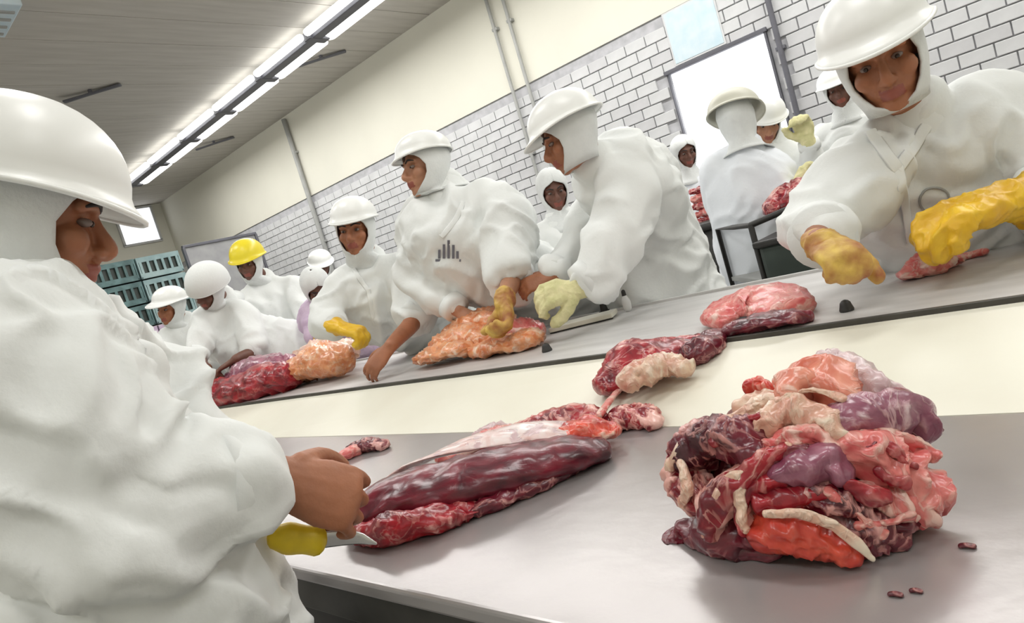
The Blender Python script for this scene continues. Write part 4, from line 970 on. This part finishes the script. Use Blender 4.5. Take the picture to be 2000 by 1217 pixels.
FS = 'fat strips threaded through the big pile'
for lab, m_, pix, wd in (
    ('white fat strip dropping steeply down the middle of the pile', 'cream', [(1470, 925), (1466, 960), (1470, 1000), (1476, 1016)], 13),
    ('long pale strip slanting down beside the scarlet cut toward the maroon lobe', 'cream', [(1545, 880), (1500, 905), (1450, 940), (1412, 985), (1406, 1025)], 13),
    ('thin white strip crossing the maroon lobe with white flecks', 'cream', [(1345, 915), (1362, 888), (1368, 862)], 12),
    ('short white strip hanging over the crimson stringy cut', 'cream', [(1366, 905), (1378, 945), (1368, 975)], 11),
    ('thin red-pink strip slanting below the purple round muscle', 'pink', [(1610, 952), (1650, 985), (1698, 1022)], 13),
    ('pale strip lying across the dark streaked cut', 'pink', [(1660, 1010), (1710, 1002), (1745, 992)], 12),
    ('curled red strip on top of the broad pale fat lobe', 'red', [(1672, 885), (1700, 878), (1728, 896), (1748, 912)], 15),
    ('second small red curl on the broad pale fat lobe', 'red', [(1690, 920), (1712, 935), (1738, 938)], 14),
    ('scarlet sliver under the broad pale fat lobe', 'red', [(1640, 940), (1672, 958), (1706, 962)], 18),
    ('pale cord between the salmon crown and the arching fold', 'cream', [(1530, 805), (1580, 790), (1632, 802)], 12),
    ('crimson sliver beside the cream fatty fold', 'red', [(1420, 870), (1452, 848), (1500, 832)], 18),
    ('dark crimson sliver under the pink and white fold', 'red_dark', [(1500, 905), (1530, 892), (1572, 884)], 20)):
    pm('fat_strip' if m_ in ('cream', 'pink', 'silver') else 'meat_strip', lab, m_, pix, [wd*(0.7+0.9*((k_*37+len(lab)*13) % 10)/10)*1.35 for k_ in range(len(pix))], 0.0045, out=0.0285, group=FS, fat=0.42 if m_ in ('cream', 'pink', 'silver') else 0.2, amp=0.0075, scale=44)

# ---------------------------------------------------------------- the long slab and everything else on the tables
def tm_(name, label, m, pix, wid, th, base=0.9, lift=0.0, ys=None, **kw):
    pts = []; rad = []
    if not isinstance(wid, (list, tuple)): wid = [wid]*len(pix)
    if not isinstance(th, (list, tuple)): th = [th]*len(pix)
    for (px, py), w_, h in zip(pix, wid, th):
        if ys is None: p = T(px, py, 0, base); p = p + V((0, 0, h+lift))
        else: r_ = ray(px, py); p = EYE + r_*(ys/r_.y)
        pts.append(p); rad.append((w_, h))
    kw.setdefault('minz', base+0.0005)
    return meat(name, label, m, pts, rad, **kw)
sl = tm_('beef_slab', 'long dark red beef slab gripped by the nearest worker', 'red_dark', [(705, 1040), (790, 1010), (900, 985), (1010, 950), (1120, 915), (1175, 895)],
    [0.045, 0.072, 0.082, 0.080, 0.066, 0.040], [0.030, 0.040, 0.042, 0.038, 0.030, 0.018], fat=0.08, amp=0.006, scale=18, cat='meat', seg=40)
pt = [T(px, py, h) for px, py, h in ((740, 996, 0.034), (830, 966, 0.066), (930, 936, 0.077), (1040, 908, 0.070), (1140, 890, 0.052), (1185, 882, 0.034))]
meat('fat_layer', 'pinkish white fat layer on top', 'silver', pt, [(0.012, 0.006), (0.034, 0.007), (0.046, 0.008), (0.046, 0.008), (0.03, 0.007), (0.016, 0.005)], parent=sl, fat=0.75, amp=0.004, scale=22, side=V((0.35, 0.93, 0)))
tm_('beef_flank', 'ragged streaky flank lying against the front of the long slab', 'red', [(712, 1062), (770, 1058), (850, 1040), (930, 1010)],
    [0.022, 0.034, 0.036, 0.022], [0.018, 0.025, 0.024, 0.014], fat=0.22, amp=0.008, scale=34)
tm_('beef_flank', 'thin dark trimming under the edge of the long slab', 'red_dark', [(900, 1022), (980, 990), (1070, 952), (1130, 920)],
    [0.014, 0.022, 0.020, 0.010], [0.010, 0.013, 0.012, 0.008], fat=0.34, amp=0.005, scale=34)
tm_('beef_cut', 'bright orange-red cut on the far tip of the long slab', 'bright', [(1050, 905), (1110, 890), (1165, 878), (1205, 868)],
    [0.020, 0.040, 0.045, 0.026], [0.014, 0.022, 0.026, 0.016], lift=0.016, fat=0.26, amp=0.008, scale=26)
tm_('beef_cut', 'pink streaked trimming behind the middle of the long slab', 'pink', [(865, 905), (930, 885), (1000, 868), (1060, 860)],
    [0.020, 0.034, 0.034, 0.022], [0.014, 0.020, 0.022, 0.016], fat=0.40, amp=0.008, scale=28)
tm_('beef_cut', 'crimson lump with white flecks behind the orange-red cut', 'red', [(1010, 862), (1070, 848), (1130, 838), (1180, 842)],
    [0.026, 0.045, 0.045, 0.030], [0.016, 0.024, 0.026, 0.018], fat=0.42, amp=0.009, scale=28)
tm_('beef_scrap', 'grey-pink scrap standing up behind the pink streaked trimming', 'silver', [(935, 868), (975, 858), (1000, 850)], [0.014, 0.020, 0.014], [0.014, 0.020, 0.016], fat=0.3, amp=0.007, scale=36)
tm_('beef_scrap', 'dark and white folded scrap at the edge of the cream surface', 'red', [(1188, 845), (1225, 832), (1262, 828), (1282, 838)], [0.026, 0.040, 0.036, 0.020], [0.014, 0.022, 0.018, 0.012], fat=0.50, amp=0.008, scale=32)
tm_('beef_scrap', 'small red and white scrap just past the nearest worker fist', 'pink', [(640, 912), (672, 900), (700, 888)], [0.014, 0.022, 0.018], [0.010, 0.015, 0.014], fat=0.25, amp=0.006, scale=36)
tm_('beef_scrap', 'dark red curled scrap on the far edge of the near table', 'red_dark', [(690, 885), (722, 880), (752, 878)], [0.018, 0.026, 0.020], [0.014, 0.018, 0.012], fat=0.44, amp=0.006, scale=36)
pt = [T(px, py, h, 0.90) for px, py, h in ((1182, 850, 0.045), (1205, 815, 0.045), (1232, 782, 0.045), (1262, 760, 0.05))]
meat('tendon', 'pink tendon stretching between the dark folded scrap and the crimson shank', 'pink', pt, [(0.010, 0.007), (0.009, 0.006), (0.009, 0.006), (0.013, 0.007)], cat='meat', fat=0.6, amp=0.002, scale=30)
tm_('beef_shank', 'crimson shank with a cream bone end on the cream surface', 'red', [(1196, 770), (1240, 752), (1300, 728), (1370, 702), (1408, 690)],
    [0.050, 0.085, 0.090, 0.060, 0.030], [0.030, 0.045, 0.044, 0.032, 0.020], base=0.93, fat=0.30, amp=0.012, scale=18)
tm_('beef_shank', 'pale knuckle of fat and bone on the crimson shank', 'cream', [(1235, 772), (1268, 760), (1310, 745), (1345, 742)],
    [0.030, 0.044, 0.040, 0.022], [0.022, 0.030, 0.026, 0.016], base=0.94, lift=0.015, fat=0.40, amp=0.010, scale=26)
tm_('beef_shank', 'dark end of meat trailing from the crimson shank up to the far table', 'red_dark', [(1360, 712), (1400, 690), (1440, 668)],
    [0.040, 0.040, 0.030], [0.026, 0.026, 0.020], base=0.95, fat=0.25, amp=0.009, scale=24)
tm_('beef_joint', 'pinkish joint of meat at the edge of the far table', 'pink', [(1400, 640), (1450, 622), (1505, 612), (1545, 622)],
    [0.06, 0.10, 0.10, 0.06], [0.022, 0.034, 0.032, 0.020], base=0.98, fat=0.30, amp=0.012, scale=16)
tm_('beef_joint', 'dark purple slice along the lip of the far table under the pinkish joint', 'red_dark', [(1425, 655), (1480, 645), (1545, 636), (1580, 628)],
    [0.03, 0.045, 0.045, 0.025], [0.014, 0.020, 0.018, 0.012], base=0.98, fat=0.18, amp=0.007, scale=22)
tm_('beef_chop', 'small ribbed pink chop before the large worker', 'pink', [(1775, 548), (1815, 536), (1855, 522)], [0.032, 0.055, 0.040], [0.016, 0.026, 0.020], base=0.98, fat=0.42, amp=0.008, scale=30)
tm_('beef_bone', 'pink rib bone sticking out of the small chop', 'pink', [(1850, 525), (1885, 508), (1922, 500)], [0.014, 0.012, 0.018], [0.010, 0.009, 0.011], base=0.98, fat=0.5, amp=0.003, scale=30)
G2 = 'orange fatty cuts before the tall worker'
for i, (pix, w_, h_, ys_, lab) in enumerate((
    ([(822, 700), (862, 688), (912, 678)], [0.05, 0.09, 0.07], [0.020, 0.034, 0.030], 1.78, 'orange fatty cut lowest on the heap before the tall worker'),
    ([(862, 672), (915, 655), (968, 655)], [0.07, 0.10, 0.08], [0.026, 0.044, 0.036], 1.88, 'deep orange cut in the middle of the heap before the tall worker'),
    ([(888, 648), (935, 626), (985, 628)], [0.06, 0.09, 0.07], [0.028, 0.044, 0.040], 1.98, 'pale orange cut on top of the heap before the tall worker'),
    ([(920, 684), (985, 672), (1045, 660)], [0.05, 0.08, 0.05], [0.020, 0.030, 0.022], 1.80, 'orange and cream strip on the outer side of the tall worker heap'),
    ([(962, 640), (1005, 640), (1046, 648)], [0.05, 0.07, 0.05], [0.028, 0.038, 0.028], 1.95, 'pinkish cut under the stained glove of the tall worker'))):
    tm_('beef_trimming', lab, 'orange' if i != 4 else 'pink', pix, w_, h_, base=0.98, ys=ys_, fat=0.34, amp=0.018, scale=16, group=G2)
tm_('beef_quarter', 'large dark red side of meat at the near end of the far table', 'red', [(405, 778), (450, 770), (510, 752), (560, 738)], [0.10, 0.13, 0.13, 0.09], [0.07, 0.10, 0.09, 0.06], base=0.98, ys=1.76, fat=0.16, amp=0.026, scale=9)
tm_('beef_quarter', 'oval cut with a pale rim resting on the large dark red side', 'purple', [(468, 738), (512, 728), (556, 722)], [0.09, 0.13, 0.10], [0.08, 0.10, 0.08], base=0.98, ys=1.90, fat=0.26, amp=0.018, scale=10, band=[(0, 35, 0.5), (325, 360, 0.5)])
tm_('beef_trimming', 'heap of tan fatty trimmings beyond the large dark red side', 'orange', [(572, 725), (615, 708), (668, 700)], [0.10, 0.13, 0.10], [0.06, 0.08, 0.06], base=0.98, ys=1.88, fat=0.30, amp=0.030, scale=11)
tm_('beef_trimming', 'pinkish fatty trimming toward the yellow glove of the bare-armed worker', 'cream', [(590, 700), (635, 684), (672, 684)], [0.08, 0.12, 0.08], [0.05, 0.06, 0.05], base=0.98, ys=2.05, fat=0.22, amp=0.024, scale=12)
# cut held by the two at the back, ribs hanging behind
meat('beef_cut', 'red cut held up by the beige-capped worker', 'red', [P(1512, 408, 3.12), P(1548, 385, 3.12), P(1588, 362, 3.12)], [(0.06, 0.04), (0.085, 0.05), (0.05, 0.04)], cat='meat', fat=0.34, amp=0.02, scale=16)
t = thing('rib_rack', 'pinkish red rack of ribs before the small hooded worker', 'meat', P(1380, 450, 4.5))
for k in range(6):
    a = P(1352+k*3, 375+k*15, 4.5); b = P(1402+k*2, 368+k*15, 4.45)
    meat('rib', None, 'pink' if k % 2 else 'red', [a, (a+b)/2+V((0, 0, 0.012)), b], [(0.022, 0.02), (0.03, 0.026), (0.02, 0.02)], parent=t, fat=0.36, amp=0.010, scale=26)
obj('hook', (lambda bm: (tube(bm, [P(1378, 372, 4.5), P(1374, 350, 4.55), P(1370, 335, 4.6)], [0.008]*3, seg=8), bm)[1])(bmesh.new()), M['blade'], t)
# knives and small things
kb = bmesh.new(); k0 = P(540, 1050, 1.02); k1 = P(618, 1056, 1.03); k2 = P(690, 1050, 1.055); k3 = P(735, 1062, 1.06)
t = thing('boning_knife', 'yellow-handled knife under the fist of the nearest worker', 'knife', k0)
tube(kb, [k0, k0*0.7+k1*0.3, k0*0.3+k1*0.7, k1], [(0.019, 0.014), (0.025, 0.017), (0.022, 0.015), (0.024, 0.016)], side=IY, seg=14, sub=3); obj('handle', kb, M['knife_y'], t)
kb = bmesh.new(); tube(kb, [k1, k2, k3], [(0.013, 0.0014), (0.011, 0.0012), (0.002, 0.0008)], side=IY, seg=10, sub=3); obj('blade', kb, M['blade'], t)
# white board strip, black steel and small bottle on the far table
def plate(a, b, wdt, z0, z1, name, m, parent):
    d = (b-a); d.z = 0; n = V((-d.y, d.x, 0)).normalized()*wdt
    pts = [(a.x, a.y), (b.x, b.y), (b.x+n.x, b.y+n.y), (a.x+n.x, a.y+n.y)]
    return obj(name, slab(pts, z0, z1, 0.003), M[m], parent, smooth=False)
a = P(1068, 632, 2.62); b = P(1188, 592, 2.52)
a.z = 0.985; b.z = 0.985
t = thing('cutting_board', 'narrow white cutting board with a dark edge under the bent worker', 'cutting board', a)
plate(a, b, 0.10, 0.985, 1.003, 'board', 'board', t); plate(a, b, 0.012, 0.9815, 0.9845, 'edge_strip', 'dark', t)
c_ = T2(1182, 612); t = thing('knife_sharpener', 'short black sharpener standing on the far table', 'tool', c_)
bm = bmesh.new(); tube(bm, [c_+V((0, 0, 0.012)), c_+V((0, 0, 0.05)), c_+V((0, 0, 0.085))], [0.016, 0.012, 0.018], seg=14); obj('grip', bm, M['dark'], t)
bm = bmesh.new(); tube(bm, [c_+V((0, 0, 0.002)), c_+V((0, 0, 0.012))], [0.024, 0.022], seg=14, cap=False); obj('foot', bm, M['dark'], t)
c_ = T2(1228, 608); t = thing('bottle', 'tiny white bottle with a dark cap beside the black sharpener', 'bottle', c_)
bm = bmesh.new(); tube(bm, [c_+V((0, 0, 0.014)), c_+V((0, 0, 0.04)), c_+V((0, 0, 0.06))], [0.016, 0.017, 0.009], seg=14); obj('flask', bm, M['boot'], t)
bm = bmesh.new(); tube(bm, [c_+V((0, 0, 0.064)), c_+V((0, 0, 0.078))], [0.009, 0.008], seg=12); obj('cap', bm, M['dark'], t)
for px, py, r_, lab in ((1890, 1070, 0.006, 'tiny dark scrap on the steel beyond the pile'), (1750, 1165, 0.005, 'tiny brown fleck on the steel before the pile'), (1790, 1158, 0.004, 'thin brown fleck on the steel beside another one')):
    c_ = T(px, py); bm = lump([c_+V((-r_, 0, 0.002)), c_+V((0, 0, 0.003)), c_+V((r_, 0, 0.002))], [(r_*0.7, 0.002)]*3, amp=0.001, seg=10, sub=2)
    tag(obj('meat_scrap', bm, M['red_dark']), lab, 'scrap', 'tiny scraps on the near table')
for px, py, r_ in ((1062, 690, 0.018), (1650, 612, 0.016)):
    c_ = T2(px, py); bm = bmesh.new(); tube(bm, [c_+V((0, 0.02, 0.004)), c_+V((0, 0.02, 0.014))], [r_, r_*0.8], seg=14)
    tag(obj('drain_plug', bm, M['dark']), 'black round plug on the lip of the far table, ' + ('before the tall worker heap' if px < 1300 else 'beyond the pinkish joint'), 'plug', 'black plugs along the far table lip')
